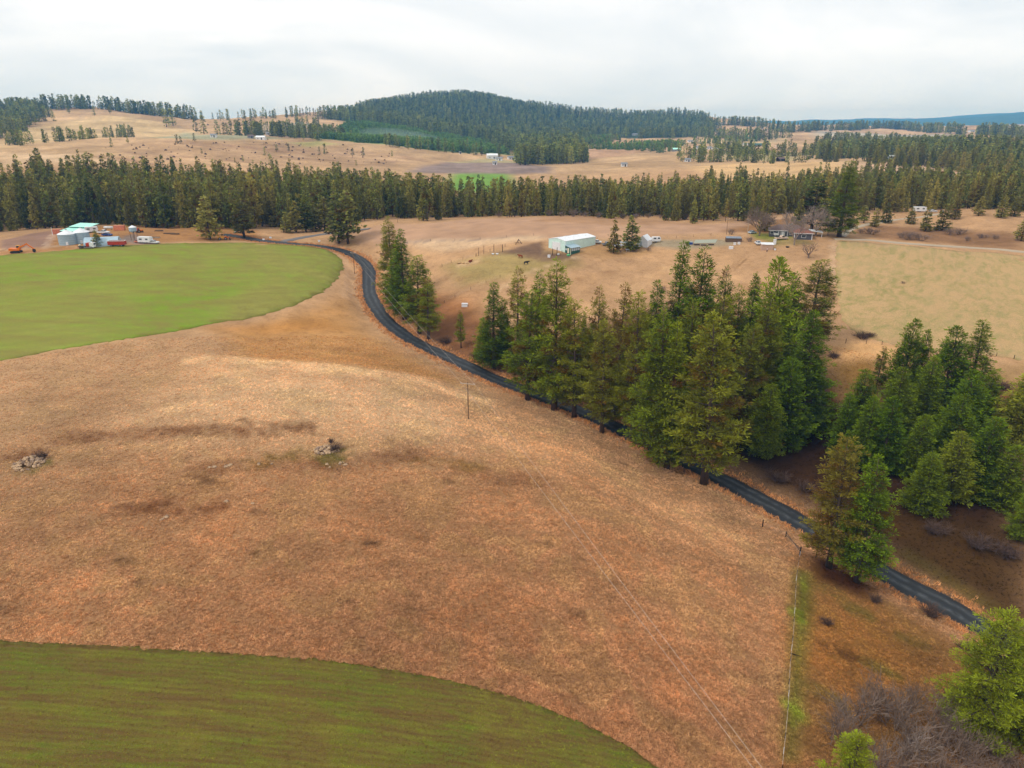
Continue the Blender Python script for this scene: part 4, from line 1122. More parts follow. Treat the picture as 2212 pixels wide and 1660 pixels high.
def strip(px, depth):
    P = [hit(*p) for p in px]; a = [(p.x, p.y) for p in P]; b = [(p.x * (1 + depth / math.hypot(p.x, p.y)), p.y * (1 + depth / math.hypot(p.x, p.y))) for p in reversed(P)]
    return a + b
wood(None, 9, 15, 30, HK, "row of pines along the left skyline", 7, "skyline_wood", .95, strip([(90,236),(150,236),(250,240),(300,247),(360,254),(420,258)], 50))
wood(None, 12, 12, 26, HK, "thin line of pines on the low saddle skyline", 8, "skyline_wood", .75, strip([(420,258),(500,261),(560,258),(620,254),(700,252)], 40))
wood(None, 8, 9, 17, HK, "diagonal row of pines across the left pasture", 9, "pasture_wood", 1.0, strip([(0,322),(60,316),(140,308),(200,300),(280,291)], 60))
wood([(480,292),(560,284),(640,288),(700,292),(760,305),(700,302),(640,300),(560,298)], 11, 12, 24, HK, "wood round the far farmstead under the smoke", 10, "farmstead_wood", .85)
wood([(610,285),(660,268),(690,270),(680,282),(640,292)], 11, 12, 20, HK, "wooded gully on the bare hill", 12, "gully_wood", .7)
wood([(830,318),(940,320),(1050,335),(1100,352),(1080,340),(960,328)], 9, 13, 20, HK, "line of pines along the plantation's foot", 13, "foot_wood", .75)
wood([(1100,356),(1130,338),(1180,322),(1240,312),(1248,345),(1240,354),(1180,358)], 8.5, 16, 26, HK, "tall dark pines left of the tan clearing", 14, "valley_wood", .9)
wood([(1170,335),(1240,305),(1320,292),(1330,310),(1250,318)], 7, 7, 12, ['sapling'] + HK, "green wood at the mountain's foot", 15, "foot_wood", .85)
wood([(1250,320),(1330,318),(1450,312),(1480,316),(1440,330),(1380,326)], 8, 7, 12, ['sapling', 'hill0'], "green belt of trees between the tan clearings", 16, "belt_wood", .85)
wood(None, 11, 12, 26, HK, "pines lining the right shoulder of the mountain", 17, "shoulder_wood", .8, strip([(1540,285),(1500,300),(1620,305),(1690,300)], 120))
wood([(1460,350),(1560,318),(1700,318),(1720,345),(1640,352)], 13, 11, 20, HK, "clumps of pines among the far houses", 18, "valley_wood", .5)
wood([(1740,345),(1760,318),(1860,305),(2000,318),(2212,312),(2212,358),(2060,352),(1960,352),(1850,348)], 8.5, 10, 22, HK + ['mid1'], "wide belt of pines across the right of the valley", 19, "valley_wood", .62)
wood([(1740,348),(1850,350),(1960,362),(2060,372),(2212,398),(2212,360),(2000,352)], 8.5, 12, 20, ['mid0', 'mid1', 'mid4'], "pine belt along the right of the pale field", 20, "valley_wood", .75)
wood(None, 10, 9, 17, HK + ['mid1'], "thin strip of trees along the pale field's far edge", 23, "strip_wood", .8, strip([(1480,354),(1560,350),(1640,352),(1730,354)], 45))
wood(None, 10, 8, 15, ['sapling'] + HK, "thin strip of trees on the far tan slope", 24, "strip_wood", .85, strip([(1390,322),(1470,314),(1560,309),(1640,306)], 45))
wood(None, 11, 16, 30, HK, "dark tree line on the right horizon", 21, "horizon_wood", .85, strip([(1570,272),(1640,276),(1700,287),(1760,284),(1860,280),(1960,281),(2050,289)], 110))
wood(None, 11, 14, 28, HK, "dark wood at the right horizon's end", 22, "horizon_wood", .85, strip([(2080,298),(2120,292),(2212,300)], 230))
# ------------------------------------------------------------------ dry grass as real blades in the near field
def blade_material(name, stops):
    m, nt, b = new_mat(name)
    oi = nt.nodes.new("ShaderNodeObjectInfo")
    a = N(nt, "ShaderNodeAttribute"); a.attribute_type = 'INSTANCER'; a.attribute_name = "base"
    c = mixc(nt, .75, a.outputs['Color'], ramp(nt, oi.outputs['Random'], stops), 'MULTIPLY')
    nt.links.new(c, b.inputs['Base Color']); b.inputs['Roughness'].default_value = .9; b.inputs['Specular IOR Level'].default_value = .1
    return m
M_BLADE = blade_material("dry_blades", [(0, (1.05, 1.0, .96)), (.5, (1.65, 1.62, 1.58)), (1, (2.15, 2.12, 2.1))])
def blades(name, x, y, rgbs, hmin, hmax, radius, tilt, mat, label, seed, cat="grass", lean_dir=None):
    rg = np.random.default_rng(seed); n = len(x); z = interp(x, y)
    me = bpy.data.meshes.new(name); me.vertices.add(n); me.vertices.foreach_set("co", np.column_stack([x, y, z]).astype(np.float32).ravel())
    h = rg.uniform(hmin, hmax, n)
    a = me.attributes.new("sc", 'FLOAT_VECTOR', 'POINT'); a.data.foreach_set("vector", np.column_stack([h * rg.uniform(.6, 1.5, n), h * rg.uniform(.6, 1.5, n), h]).astype(np.float32).ravel())
    turn = rg.uniform(0, 6.28, n) if lean_dir is None else rg.normal(lean_dir, .9, n)
    a = me.attributes.new("turn", 'FLOAT_VECTOR', 'POINT'); a.data.foreach_set("vector", np.column_stack([rg.uniform(tilt[0], tilt[1], n), np.zeros(n), turn]).astype(np.float32).ravel())
    a = me.attributes.new("base", 'FLOAT_COLOR', 'POINT'); a.data.foreach_set("color", np.column_stack([rgbs, np.ones(n)]).astype(np.float32).ravel())
    o = link(bpy.data.objects.new(name, me)); tag(o, label, cat, kind="stuff")
    ng = bpy.data.node_groups.new(name + "_nodes", 'GeometryNodeTree')
    ng.interface.new_socket("Geometry", in_out='INPUT', socket_type='NodeSocketGeometry'); ng.interface.new_socket("Geometry", in_out='OUTPUT', socket_type='NodeSocketGeometry')
    gi = ng.nodes.new("NodeGroupInput"); go = ng.nodes.new("NodeGroupOutput")
    jn = ng.nodes.new("GeometryNodeJoinGeometry")
    for k in range(5):
        cn = ng.nodes.new("GeometryNodeMeshCone"); cn.inputs['Vertices'].default_value = 3; cn.fill_type = 'NONE'
        cn.inputs['Radius Top'].default_value = 0; cn.inputs['Radius Bottom'].default_value = radius; cn.inputs['Depth'].default_value = random.uniform(.8, 1.3)
        tr = ng.nodes.new("GeometryNodeTransform"); tr.inputs['Translation'].default_value = (random.uniform(-.6, .6), random.uniform(-.6, .6), -.08)
        tr.inputs['Rotation'].default_value = (random.uniform(-.7, .7), random.uniform(-.7, .7), k)
        ng.links.new(cn.outputs[0], tr.inputs[0]); ng.links.new(tr.outputs[0], jn.inputs[0])
    sm = ng.nodes.new("GeometryNodeSetMaterial"); sm.inputs['Material'].default_value = mat; ng.links.new(jn.outputs[0], sm.inputs[0])
    iop = ng.nodes.new("GeometryNodeInstanceOnPoints")
    def nat(nm, typ):
        q = ng.nodes.new("GeometryNodeInputNamedAttribute"); q.data_type = typ; q.inputs['Name'].default_value = nm
        return [s for s in q.outputs if s.enabled and s.name == 'Attribute'][0]
    ng.links.new(gi.outputs[0], iop.inputs['Points']); ng.links.new(sm.outputs[0], iop.inputs['Instance']); ng.links.new(nat("sc", 'FLOAT_VECTOR'), iop.inputs['Scale'])
    er = ng.nodes.new("FunctionNodeEulerToRotation"); ng.links.new(nat("turn", 'FLOAT_VECTOR'), er.inputs[0]); ng.links.new(er.outputs[0], iop.inputs['Rotation'])
    ng.links.new(iop.outputs[0], go.inputs[0])
    md = o.modifiers.new("blades", 'NODES'); md.node_group = ng
    return o
def col_at(x, y): return np.stack([interp(x, y, COLR[..., k]) for k in range(3)], -1)
rgq = np.random.default_rng(99)
def polar_points(n, r0, r1, az0, az1, power=1.0):
    r = r0 * (r1 / r0) ** rgq.random(n); a = np.radians(rgq.uniform(az0, az1, n)); return r * np.sin(a), r * np.cos(a)
gx_, gy_ = polar_points(400000, 56, 235, -46, 46)
ok = ~inside(near_poly, gx_, gy_) & ~inside(left_poly, gx_, gy_) & ~inside([(p.x, p.y) for p in hits(right_px)], gx_, gy_)
gx_, gy_ = gx_[ok], gy_[ok]
d_, _ = dist_line(gx_, gy_, ROAD); ok = d_ > 2.7 + rgq.random(len(d_)) * .6; gx_, gy_, d_ = gx_[ok], gy_[ok], d_[ok]
rr = np.hypot(gx_, gy_)
# clumps: paler tangles, rusty stands and thin dark spots
cl = col_at(gx_, gy_)
c1_ = waves(gx_, gy_, 71, [9, 3.2, 1.3], [.5, .6, .6]); c2_ = waves(gx_, gy_, 72, [26, 7], [.7, .5])
cl = cl * (1 + .2 * np.clip(c1_, -1.5, 1.5))[:, None] * np.where((c2_ > .45)[:, None], np.array([1.0, 1.08, 1.02]), np.where((c2_ < -.5)[:, None], np.array([1.0, .95, .9]), 1.0))
ok = (c1_ > -.85) | (rgq.random(len(c1_)) < .35); gx_, gy_, cl, d_ = gx_[ok], gy_[ok], cl[ok], d_[ok]
# darker, duller ground keeps fewer stems
lum = cl.mean(1); cl = cl * np.clip(lum / .15, .45, 1)[:, None]; ok = rgq.random(len(lum)) < np.clip(lum / .2, .35, 1); gx_, gy_, cl, d_ = gx_[ok], gy_[ok], cl[ok], d_[ok]
blades("dry_grass", gx_, gy_, cl, .13, .36, .115, (.3, 1.25), M_BLADE, "tangled dry tan grass of the near field and verges", 31)
# taller pale stems along the road
k = rgq.integers(0, len(ROAD), 9000); side = np.where(rgq.random(9000) < .5, -1, 1); t_ = np.gradient(ROAD, axis=0); t_ /= np.linalg.norm(t_, axis=1)[:, None]
off = (3.1 + np.abs(rgq.normal(0, .8, 9000))) * side
vx = ROAD[k, 0] - t_[k, 1] * off + rgq.normal(0, .8, 9000); vy = ROAD[k, 1] + t_[k, 0] * off + rgq.normal(0, .8, 9000)
dd_, _ = dist_line(vx, vy, ROAD); ok = (dd_ > 2.9) & (np.hypot(vx, vy) > 55); vx, vy = vx[ok], vy[ok]
blades("verge_grass", vx, vy, np.tile(np.array(alb(196, 142, 92)), (len(vx), 1)) * rgq.uniform(.6, 1.2, (len(vx), 1)), .35, .8, .12, (.0, .6), M_BLADE, "taller pale grass edging the road", 32)
# young wheat
wx, wy = polar_points(120000, 54, 110, -46, 30); ok = inside(near_poly, wx, wy); wx, wy = wx[ok], wy[ok]
f_ = waves(wx, wy, 61, [22, 7, 2.2], [.5, .45, .4]); gcol = np.where((f_ > -.15)[:, None], np.array(alb(136, 138, 48)), np.array(alb(116, 92, 52))) * rgq.uniform(.6, 1.2, (len(wx), 1))
ok = (f_ > -.4) | (rgq.random(len(f_)) < .4)
blades("young_wheat", wx[ok], wy[ok], gcol[ok], .10, .2, .22, (.0, .9), M_BLADE, "short young wheat blades in the near green field", 33, cat="crop")
# ------------------------------------------------------------------ materials for built things
def rib_material(name, col, axis=0, pitch=.3, depth=.03, rough=.45, metal=0.0):
    """profiled sheet metal: ribs from a wave, dirt from noise"""
    m, nt, b = new_mat(name); v = objco(nt)
    w = nt.nodes.new("ShaderNodeTexWave"); w.wave_type = 'BANDS'; w.bands_direction = 'XYZ'[axis]; w.inputs['Scale'].default_value = .314 / pitch
    nt.links.new(v, w.inputs[0])
    n = noise(nt, .8, 5, .7, v)
    c = mixc(nt, .6, col, ramp(nt, n, [(.3, (.72, .70, .68)), (.5, (1, 1, 1)), (.72, (1.12, 1.12, 1.12))]), 'MULTIPLY')
    c = mixc(nt, .35, c, ramp(nt, w.outputs[1], [(.1, (.75, .75, .75)), (.6, (1.05, 1.05, 1.05))]), 'MULTIPLY')
    nt.links.new(c, b.inputs['Base Color']); b.inputs['Roughness'].default_value = rough; b.inputs['Metallic'].default_value = metal
    bump(nt, w.outputs[1], .6, depth, b); return m
M_MINT = rib_material("mint_sheet", (.66, .86, .79), 1, .3); M_MINTX = rib_material("mint_sheet_end", (.66, .86, .82), 0, .3)
M_WROOF = rib_material("white_roof_sheet", (.78, .79, .80), 1, .4); M_TEALROOF = rib_material("teal_roof_sheet", (.44, .86, .72), 0, .4)
M_GALV = rib_material("galvanised_rings", alb(172, 196, 210), 2, .45, .04, .4, .25); M_GALVX = rib_material("galvanised_arch", alb(178, 202, 214), 1, .4, .04, .4, .25)
M_WHITE = paint("white_paint", (.74, .74, .74)); M_DGREEN = rib_material("dark_green_siding", alb(22, 92, 84), 0, .4); M_CREAM = paint("cream_paint", alb(236, 224, 196))
M_GREYSID = rib_material("dark_grey_siding", alb(84, 82, 88), 2, .22); M_SHINGLE = paint("brown_shingles", alb(124, 104, 98), .95, 0, .2, 9); M_RUSTSH = paint("mossy_shingles", alb(150, 100, 84), .95, 0, .25, 9)
M_GLASS = paint("dark_window", (.05, .06, .07), .15, 0, .1, 2, .6); M_PALEGLASS = paint("pale_window", alb(190, 205, 214), .2, 0, .1, 2, .6)
M_RUBBER = paint("tyre_rubber", (.025, .025, .025), .9); M_STEEL = paint("dull_steel", alb(150, 152, 154), .5, .3); M_DARK = paint("black_parts", (.02, .02, .022), .6)
M_ORANGE = paint("orange_paint", alb(240, 124, 32), .5); M_YELLOW = paint("yellow_paint", alb(236, 172, 78), .5); M_RED = paint("red_paint", alb(188, 62, 40), .55, 0, .2); M_SALMON = paint("faded_red_paint", alb(222, 136, 104), .7, 0, .2)
M_BEIGE = paint("beige_paint", alb(232, 204, 180), .45); M_BLUE = paint("blue_paint", alb(44, 74, 142), .45); M_TEALW = paint("teal_wall", alb(20, 120, 132), .7)
M_WOOD = paint("weathered_wood", alb(116, 92, 74), .95, 0, .3, 6); M_DWOOD = paint("dark_post_wood", alb(56, 44, 38), .95, 0, .3, 6); M_POLE = paint("pole_wood", alb(132, 106, 80), .95, 0, .25, 4); M_PWOOD = paint("pale_wood", alb(196, 176, 156), .9, 0, .2, 5)
M_PLASTIC = paint("white_plastic", (.78, .78, .8), .4); M_POLY = paint("greenhouse_film", alb(238, 240, 242), .5, 0, .05); M_TANWALL = paint("tan_plywood", alb(198, 166, 146), .9); M_GREENTUB = paint("green_tub", alb(110, 200, 130), .5)
M_STONE = paint("field_stone", (.52, .35, .21), .95, 0, .25, 2.2); M_STONE2 = paint("field_stone_dark", (.34, .23, .16), .95, 0, .3, 2.2); M_WIRE = paint("wire", alb(214, 196, 180), .5, .1)
M_COWB = paint("brown_hide", alb(140, 66, 34), .9, 0, .15, 3); M_COWK = paint("black_hide", (.012, .012, .013), .85); M_HAY = paint("old_hay", alb(210, 170, 120), 1, 0, .3, 5); M_SOLAR = paint("grey_panel", alb(120, 130, 142), .35); M_TARP = paint("pale_tarp", alb(168, 170, 150), .8)
M_CLOTH = paint("dark_cloth", alb(70, 40, 42), .95); M_SKINM = paint("pale_cloth", alb(228, 200, 190), .9)

def root_at(name, px, deg, label, cat, group=None, sink=0.0, p=None):
    """an empty on the ground where a picture point looks; deg = heading of local +Y turned from the view direction, clockwise"""
    p = p or hit(*px); o = empty(name, (p.x, p.y, p.z - sink), -math.radians(deg)); tag(o, label, cat, group); return o

def gable(parent, w, l, eave, ridge, mw, mr, over=.35, thick=.14, wall="wall", found=1.2, mend=None):
    """walls and a two-slope roof, ridge along y"""
    m = MB(); m.prism([(-w/2, -found), (w/2, -found), (w/2, eave), (0, ridge), (-w/2, eave)], -l/2, l/2); m.build(wall, mw, parent)
    s = (ridge - eave) / (w / 2); e = over; r = MB()
    r.prism([(-w/2 - e, eave - s * e + .02), (0, ridge + .02), (w/2 + e, eave - s * e + .02), (w/2 + e, eave - s * e + .02 + thick), (0, ridge + .02 + thick), (-w/2 - e, eave - s * e + .02 + thick)], -l/2 - over, l/2 + over)
    return r.build("roof", mr, parent)
def panel(parent, name, face, c, w, h, mat, half, t=.06):
    """a door or window set on a wall: face 'x+','x-','y+','y-' at distance half from the middle"""
    m = MB(); a = (half, half + t) if face[1] == '+' else (-half - t, -half)
    if face[0] == 'x': m.box(a[0], a[1], c[0] - w/2, c[0] + w/2, c[1] - h/2, c[1] + h/2)
    else: m.box(c[0] - w/2, c[0] + w/2, a[0], a[1], c[1] - h/2, c[1] + h/2)
    return m.build(name, mat, parent)
def window(parent, face, c, w, h, half, mf=None, mg=None):
    f = panel(parent, "window", face, c, w + .24, h + .24, mf or M_WHITE, half, .06)
    m_ = panel(f, "pane", face, c, w, h, mg or M_GLASS, half + .062, .01); return f
def wheel(parent, x, y, r, w=.22, name="wheel"):
    t = MB(); t.tube([(x - w/2, y, r), (x + w/2, y, r)], r, 12); o = t.build(name, M_RUBBER, parent)
    h = MB(); h.tube([(x - w/2 - .01, y, r), (x + w/2 + .01, y, r)], r * .55, 8); h.build("rim", M_STEEL, o); return o

# ------------------------------------------------------------------ vehicles (front towards +Y)
def car(px, deg, mat, label, cat="car", name="car", L=4.4, W=1.8, p=None):
    o = root_at(name, px, deg, label, cat, p=p); h = L / 2
    m = MB(); m.prism([(-h, .35), (h, .35), (h, .72), (h * .93, .82), (h * .45, .92), (-h * .8, .95), (-h, .85)], -W/2, W/2, 'x'); m.build("body", mat, o)
    c = MB(); c.prism([(h * .42, .925), (h * .12, 1.42), (-h * .45, 1.46), (-h * .82, .955)], -W/2 + .14, W/2 - .14, 'x'); c.build("cabin", mat, o)
    g = MB(); g.prism([(h * .36, .97), (h * .12, 1.36), (-h * .42, 1.40), (-h * .72, .99)], -W/2 + .125, W/2 - .125, 'x'); g.build("side_windows", M_GLASS, o)
    g = MB(); g.prism([(h * .44, .94), (h * .145, 1.41), (h * .125, 1.40), (h * .42, .93)], -W/2 + .22, W/2 - .22, 'x'); g.build("windscreen", M_GLASS, o)
    g = MB(); g.prism([(-h * .475, 1.44), (-h * .455, 1.45), (-h * .83, .97), (-h * .85, .98)], -W/2 + .22, W/2 - .22, 'x'); g.build("rear_window", M_GLASS, o)
    for sx in (-1, 1):
        for y in (h * .62, -h * .6): wheel(o, sx * (W/2 - .12), y, .33)
        b = MB(); b.box(sx * W * .36 - .16, sx * W * .36 + .16, h - .02, h + .03, .6, .75); b.build("headlight", M_PALEGLASS, o)
    return o
def pickup(px, deg, mat, label, name="pickup_truck", L=5.6, W=1.95, group=None):
    o = root_at(name, px, deg, label, "truck", group); h = L / 2
    m = MB(); m.prism([(-h, .5), (h, .5), (h, .98), (h * .4, 1.08), (-h, 1.08)], -W/2, W/2, 'x'); m.build("body", mat, o)
    c = MB(); c.prism([(h * .42, 1.085), (h * .2, 1.72), (-h * .12, 1.75), (-h * .2, 1.085)], -W/2 + .08, W/2 - .08, 'x'); c.build("cabin", mat, o)
    g = MB(); g.prism([(h * .35, 1.13), (h * .19, 1.66), (-h * .09, 1.68), (-h * .14, 1.13)], -W/2 + .06, W/2 - .06, 'x'); g.build("side_windows", M_GLASS, o)
    g = MB(); g.prism([(h * .43, 1.1), (h * .215, 1.7), (h * .2, 1.69), (h * .41, 1.09)], -W/2 + .18, W/2 - .18, 'x'); g.build("windscreen", M_GLASS, o)
    b = MB(); b.box(-W/2 + .12, W/2 - .12, -h + .08, -h * .24, 1.083, 1.09); b.build("bed_floor", M_DARK, o)
    for sx in (-1, 1):
        for y in (h * .62, -h * .58): wheel(o, sx * (W/2 - .12), y, .4)
        b = MB(); b.box(sx * W * .36 - .16, sx * W * .36 + .16, h - .02, h + .03, .75, .93); b.build("headlight", M_PALEGLASS, o)
    return o
def camper(px, deg, label, name="camper_trailer", L=6.5, W=2.3, H=2.5, mat=None, group=None):
    o = root_at(name, px, deg, label, "camper", group); h = L / 2; mat = mat or M_WHITE
    m = MB(); m.prism([(-h, .6), (h * .8, .6), (h, 1.2), (h * .92, H + .3), (-h * .95, H + .4), (-h, H)], -W/2, W/2, 'x'); m.build("body", mat, o)
    for sx in (-1, 1):
        for y, w in ((h * .45, 1.1), (-h * .5, 1.3)):
            b = MB(); b.box(sx * W/2 - .01, sx * W/2 + .012, y - w/2, y + w/2, 1.6, 2.2) if sx > 0 else b.box(-W/2 - .012, -W/2 + .01, y - w/2, y + w/2, 1.6, 2.2); b.build("window", M_GLASS, o)
        wheel(o, sx * (W/2 - .15), -.2, .36)
    b = MB(); b.box(W/2 - .01, W/2 + .014, -.35, .35, .75, 2.3); b.build("door", M_PLASTIC, o)
    b = MB(); b.tube([(-.5, h * .8, .55), (0, h + 1.2, .5)], .05, 5); b.tube([(.5, h * .8, .55), (0, h + 1.2, .5)], .05, 5); b.build("tow_bar", M_DARK, o)
    return o

# ------------------------------------------------------------------ the mint barn and its yard
A_, B_, C_ = hit(1173, 543), hit(1221, 546), hit(1286, 529)
ln_ = Vector((C_.x - B_.x, C_.y - B_.y, 0)); L_b = ln_.length; ln_.normalize(); pr_ = Vector((-ln_.y, ln_.x, 0)); W_b = abs((A_ - B_).dot(pr_))
W_b = max(W_b, 9.5); cen_ = Vector((B_.x, B_.y, 0)) + ln_ * (L_b / 2) + pr_ * (W_b / 2)
barn = empty("barn", (cen_.x, cen_.y, min(A_.z, B_.z)), math.atan2(-ln_.x, ln_.y)); tag(barn, "long mint green metal barn with a white low-pitched roof", "barn")
roof = gable(barn, W_b, L_b, 4.5, 5.3, M_MINT, M_WROOF, .12)
t_ = MB(); t_.box(W_b/2 + .003, W_b/2 + .05, -L_b/2 - .05, -L_b/2 + .2, 0, 4.45); t_.box(-W_b/2 - .05, -W_b/2 - .003, -L_b/2 - .05, -L_b/2 + .2, 0, 4.45); t_.box(W_b/2 + .003, W_b/2 + .05, L_b/2 - .2, L_b/2 + .05, 0, 4.45); t_.build("corner_trim", M_WHITE, barn)
d_ = panel(barn, "roll_up_door", 'y-', (-.3, 1.85), W_b * .48, 3.7, M_WHITE, L_b/2, .07)
for k in range(8):
    s_ = MB(); s_.box(-.3 - W_b * .235, -.3 + W_b * .235, -L_b/2 - .095, -L_b/2 - .072, .06 + k * .455, .06 + k * .455 + .43); s_.build("slat", M_PLASTIC, d_)
for k in range(3):
    s_ = MB(); x0 = -W_b/4 - .25; s_.obox((x0, -L_b/4 + k * L_b/4, 4.5 + .8 * .5 + .19), (1.4, 0, .8 / (W_b/2) * 1.4), (0, .5, 0), (0, 0, .02)); s_.build("skylight", M_PALEGLASS, roof)
# the lean-to office on its near right side
Lb2 = L_b / 2
off = empty("office_lean_to", (0, 0, 0), 0)
pl_ = barn.matrix_basis @ Vector((W_b/2 + 1.75, -Lb2 + 2.4, 0)); off.location = (pl_.x, pl_.y, min(barn.location.z, gz(pl_.x, pl_.y))); off.rotation_euler = barn.rotation_euler
tag(off, "small dark green office with a pale roof against the mint barn", "shed")
m = MB(); m.prism([(-1.7, -1), (1.7, -1), (1.7, 2.3), (-1.7, 3.0)], -2.6, 2.6); m.build("wall", M_DGREEN, off)
m = MB(); m.prism([(-1.72, 3.02), (2.15, 2.22), (2.15, 2.34), (-1.72, 3.14)], -3.0, 3.0); m.build("roof", M_GALVX, off)
panel(off, "door", 'y-', (.1, 1.05), .95, 2.0, M_CREAM, 2.6); window(off, 'y-', (-1.05, 1.45), .6, .5, 2.6, M_WHITE, M_PALEGLASS)
for k in range(4): window(off, 'x+', (-1.9 + k * 1.25, 1.5), .7, .75, 1.7, M_WHITE, M_PALEGLASS)
m = MB(); m.box(1.55, 1.7, -2.95, -2.75, -1, 2.28); m.build("porch_post", M_CREAM, off)

gh = root_at("greenhouse", (1392, 530), 28, "white film greenhouse with a steep gable roof", "greenhouse")
gable(gh, 4.6, 6.2, 2.3, 4.3, M_POLY, M_POLY, .08, .06)
for x in (-2.3, -1.15, 0, 1.15, 2.3):
    m = MB(); top = 2.3 + 2.0 * (1 - abs(x) / 2.3); m.box(x - .05, x + .05, -3.16, -3.11, 0, top - .05); m.build("rib", M_PLASTIC, gh)
panel(gh, "door", 'y-', (-.55, 1.0), .95, 2.0, M_PALEGLASS, 3.1, .05)
for y in (-2, -.7, .7, 2): m = MB(); m.box(2.31, 2.36, y - .04, y + .04, 0, 2.25); m.build("rib", M_PLASTIC, gh)
camper((1417, 524), 80, "white box trailer behind the greenhouse", "box_trailer", 3.6, 2.0, 2.0)
car((1291, 526), 100, M_WHITE, "white car parked at the far end of the mint barn", L=3.2)
pickup((1310, 531), 60, M_STEEL, "small grey truck among scrap right of the mint barn", L=3.6, W=1.6)
def boat(px, deg, label, L=4.2):
    o = root_at("boat_on_trailer", px, deg, label, "boat"); h = L / 2; m = MB()
    prof = [(-h, .8), (h * .5, .8), (h, 1.0), (h, 1.25), (-h, 1.25)]
    m.prism(prof, -.75, .75, 'x'); m.build("hull", M_PLASTIC, o)
    m = MB(); m.box(-.6, .6, -h * .9, h * .4, 1.252, 1.4); m.build("cover", M_PALEGLASS, o)
    for sx in (-1, 1): wheel(o, sx * .75, -.4, .32)
    m = MB(); m.tube([(0, -h, .5), (0, h + .8, .5)], .06, 5); m.build("trailer_frame", M_DARK, o); return o
boat((1336, 536), 70, "pale boat on a trailer in front of the small pine"); boat((1350, 530), 95, "second white boat under the bushy pine", 4.8)
def tub(px, w, h, mat, label, cat="tub", name="tub", deg=0):
    o = root_at(name, px, deg, label, cat)
    m = MB(); m.tube([(0, 0, -.1), (0, 0, h * .5), (0, 0, h)], [w * .42, w * .47, w * .5], 12); m.build("body", mat, o, True)
    m = MB(); m.tube([(0, 0, h + .002), (0, 0, h + .06)], [w * .53, w * .53], 12); m.build("rim", mat, o); return o
def crate(px, w, l, h, mat, label, cat="box", name="box", deg=0, lid=None, group=None):
    o = root_at(name, px, deg, label, cat, group)
    m = MB(); m.box(-w/2, w/2, -l/2, l/2, -.2, h); m.build("body", mat, o)
    m = MB(); m.box(-w/2 - .06, w/2 + .06, -l/2 - .06, l/2 + .06, h + .002, h + .09); m.build("lid", lid or mat, o); return o
crate((1366, 534), .9, .9, 1.5, M_PLASTIC, "upright white tank left of the greenhouse", "tank", "storage_tank", 10)
def table(px, deg, label):
    o = root_at("table", px, deg, label, "table"); m = MB(); m.box(-1.2, 1.2, -.6, .6, .68, .76); m.build("table_top", M_PLASTIC, o)
    for sx in (-1, 1):
        for sy in (-1, 1): m = MB(); m.box(sx * 1.05 - .05, sx * 1.05 + .05, sy * .48 - .05, sy * .48 + .05, -.1, .678); m.build("leg", M_PLASTIC, o)
table((1355, 543), 85, "white table in the grass before the greenhouse")
tub((1228, 553), 1.5, .5, M_GREENTUB, "round green tub in front of the office")
crate((1186, 556), 1.0, .9, .8, M_PLASTIC, "white water tank on the mud by the barn door", "tank", "water_tank", 20)
tub((1065, 550), 1.1, .35, M_PLASTIC, "left white feed tub by the corral posts"); tub((1074, 550), 1.1, .35, M_PLASTIC, "right white feed tub by the corral posts"); tub((1206, 551), 1.0, .4, M_PLASTIC, "white tub just before the mint barn")
crate((1004, 662), 2.1, 1.2, 1.0, M_PLASTIC, "lone white bin on the slope beside the grove", "bin", "white_bin", 8)

def cow(px, deg, mat, label, lying=False):
    o = root_at("cow", px, deg, label, "cow"); p = []; rad = []; E = []
    def v(co, r, par=None):
        p.append(co); rad.append(r)
        if par is not None: E.append((par, len(p) - 1))
        return len(p) - 1
    z = .62 if lying else 1.05
    hip = v((0, -.75, z + .05), .30); mid = v((0, -.1, z - .04), .36, hip); sh = v((0, .55, z + .03), .33, mid); nk = v((0, .95, z + .22), .19, sh); hd = v((0, 1.25, z + .3), .14, nk); mz = v((0, 1.55, z + .12), .09, hd)
    for sx in (-1, 1):
        if not lying:
            a = v((sx * .2, .55, .68), .12, sh); b = v((sx * .2, .58, .38), .075, a); c = v((sx * .2, .56, .03), .07, b)
            a = v((sx * .2, -.72, .74), .15, hip); b = v((sx * .2, -.86, .42), .08, a); c = v((sx * .2, -.8, .03), .07, b)
        else:
            a = v((sx * .34, .5, .25), .12, sh); b = v((sx * .38, .85, .1), .08, a); a = v((sx * .36, -.6, .25), .15, hip); b = v((sx * .42, -.2, .1), .08, a)
        v((sx * .2, 1.2, z + .4), .045, hd)
    t = v((0, -1.03, z + .1), .05, hip); v((0, -1.1, z - .45), .035, t)
    me = bpy.data.meshes.new("body"); me.from_pydata(p, E, []); b = bpy.data.objects.new("body", me); me.materials.append(mat); link(b, o)
    sk = b.modifiers.new("skin", 'SKIN')
    for i, s in enumerate(me.skin_vertices[0].data): s.radius = (rad[i], rad[i]); s.use_root = (i == 1)
    b.modifiers.new("sub", 'SUBSURF').levels = 1; b.modifiers["sub"].render_levels = 1
    return o
cow((1124, 558), -60, M_COWB, "brown cow standing in the pasture before the barn"); cow((1137, 572), 75, M_COWK, "black cow standing in the pasture"); cow((1016, 567), 40, M_COWB, "brown calf lying beside the scattered hay", True)
hay = root_at("hay_pile", (1005, 569), 0, "low pile of scattered pale hay by the lying calf", "hay"); m = MB()
for i in range(9): m.ball((random.uniform(-3, 3), random.uniform(-1, 1), .05), random.uniform(.6, 1.2), random.uniform(.5, .9), random.uniform(.15, .35), 7, 4)
m.build("mound", M_HAY, hay, True)
tp = root_at("timber_frame", (1120, 527), 20, "wooden tripod frame at the corral corner", "frame")
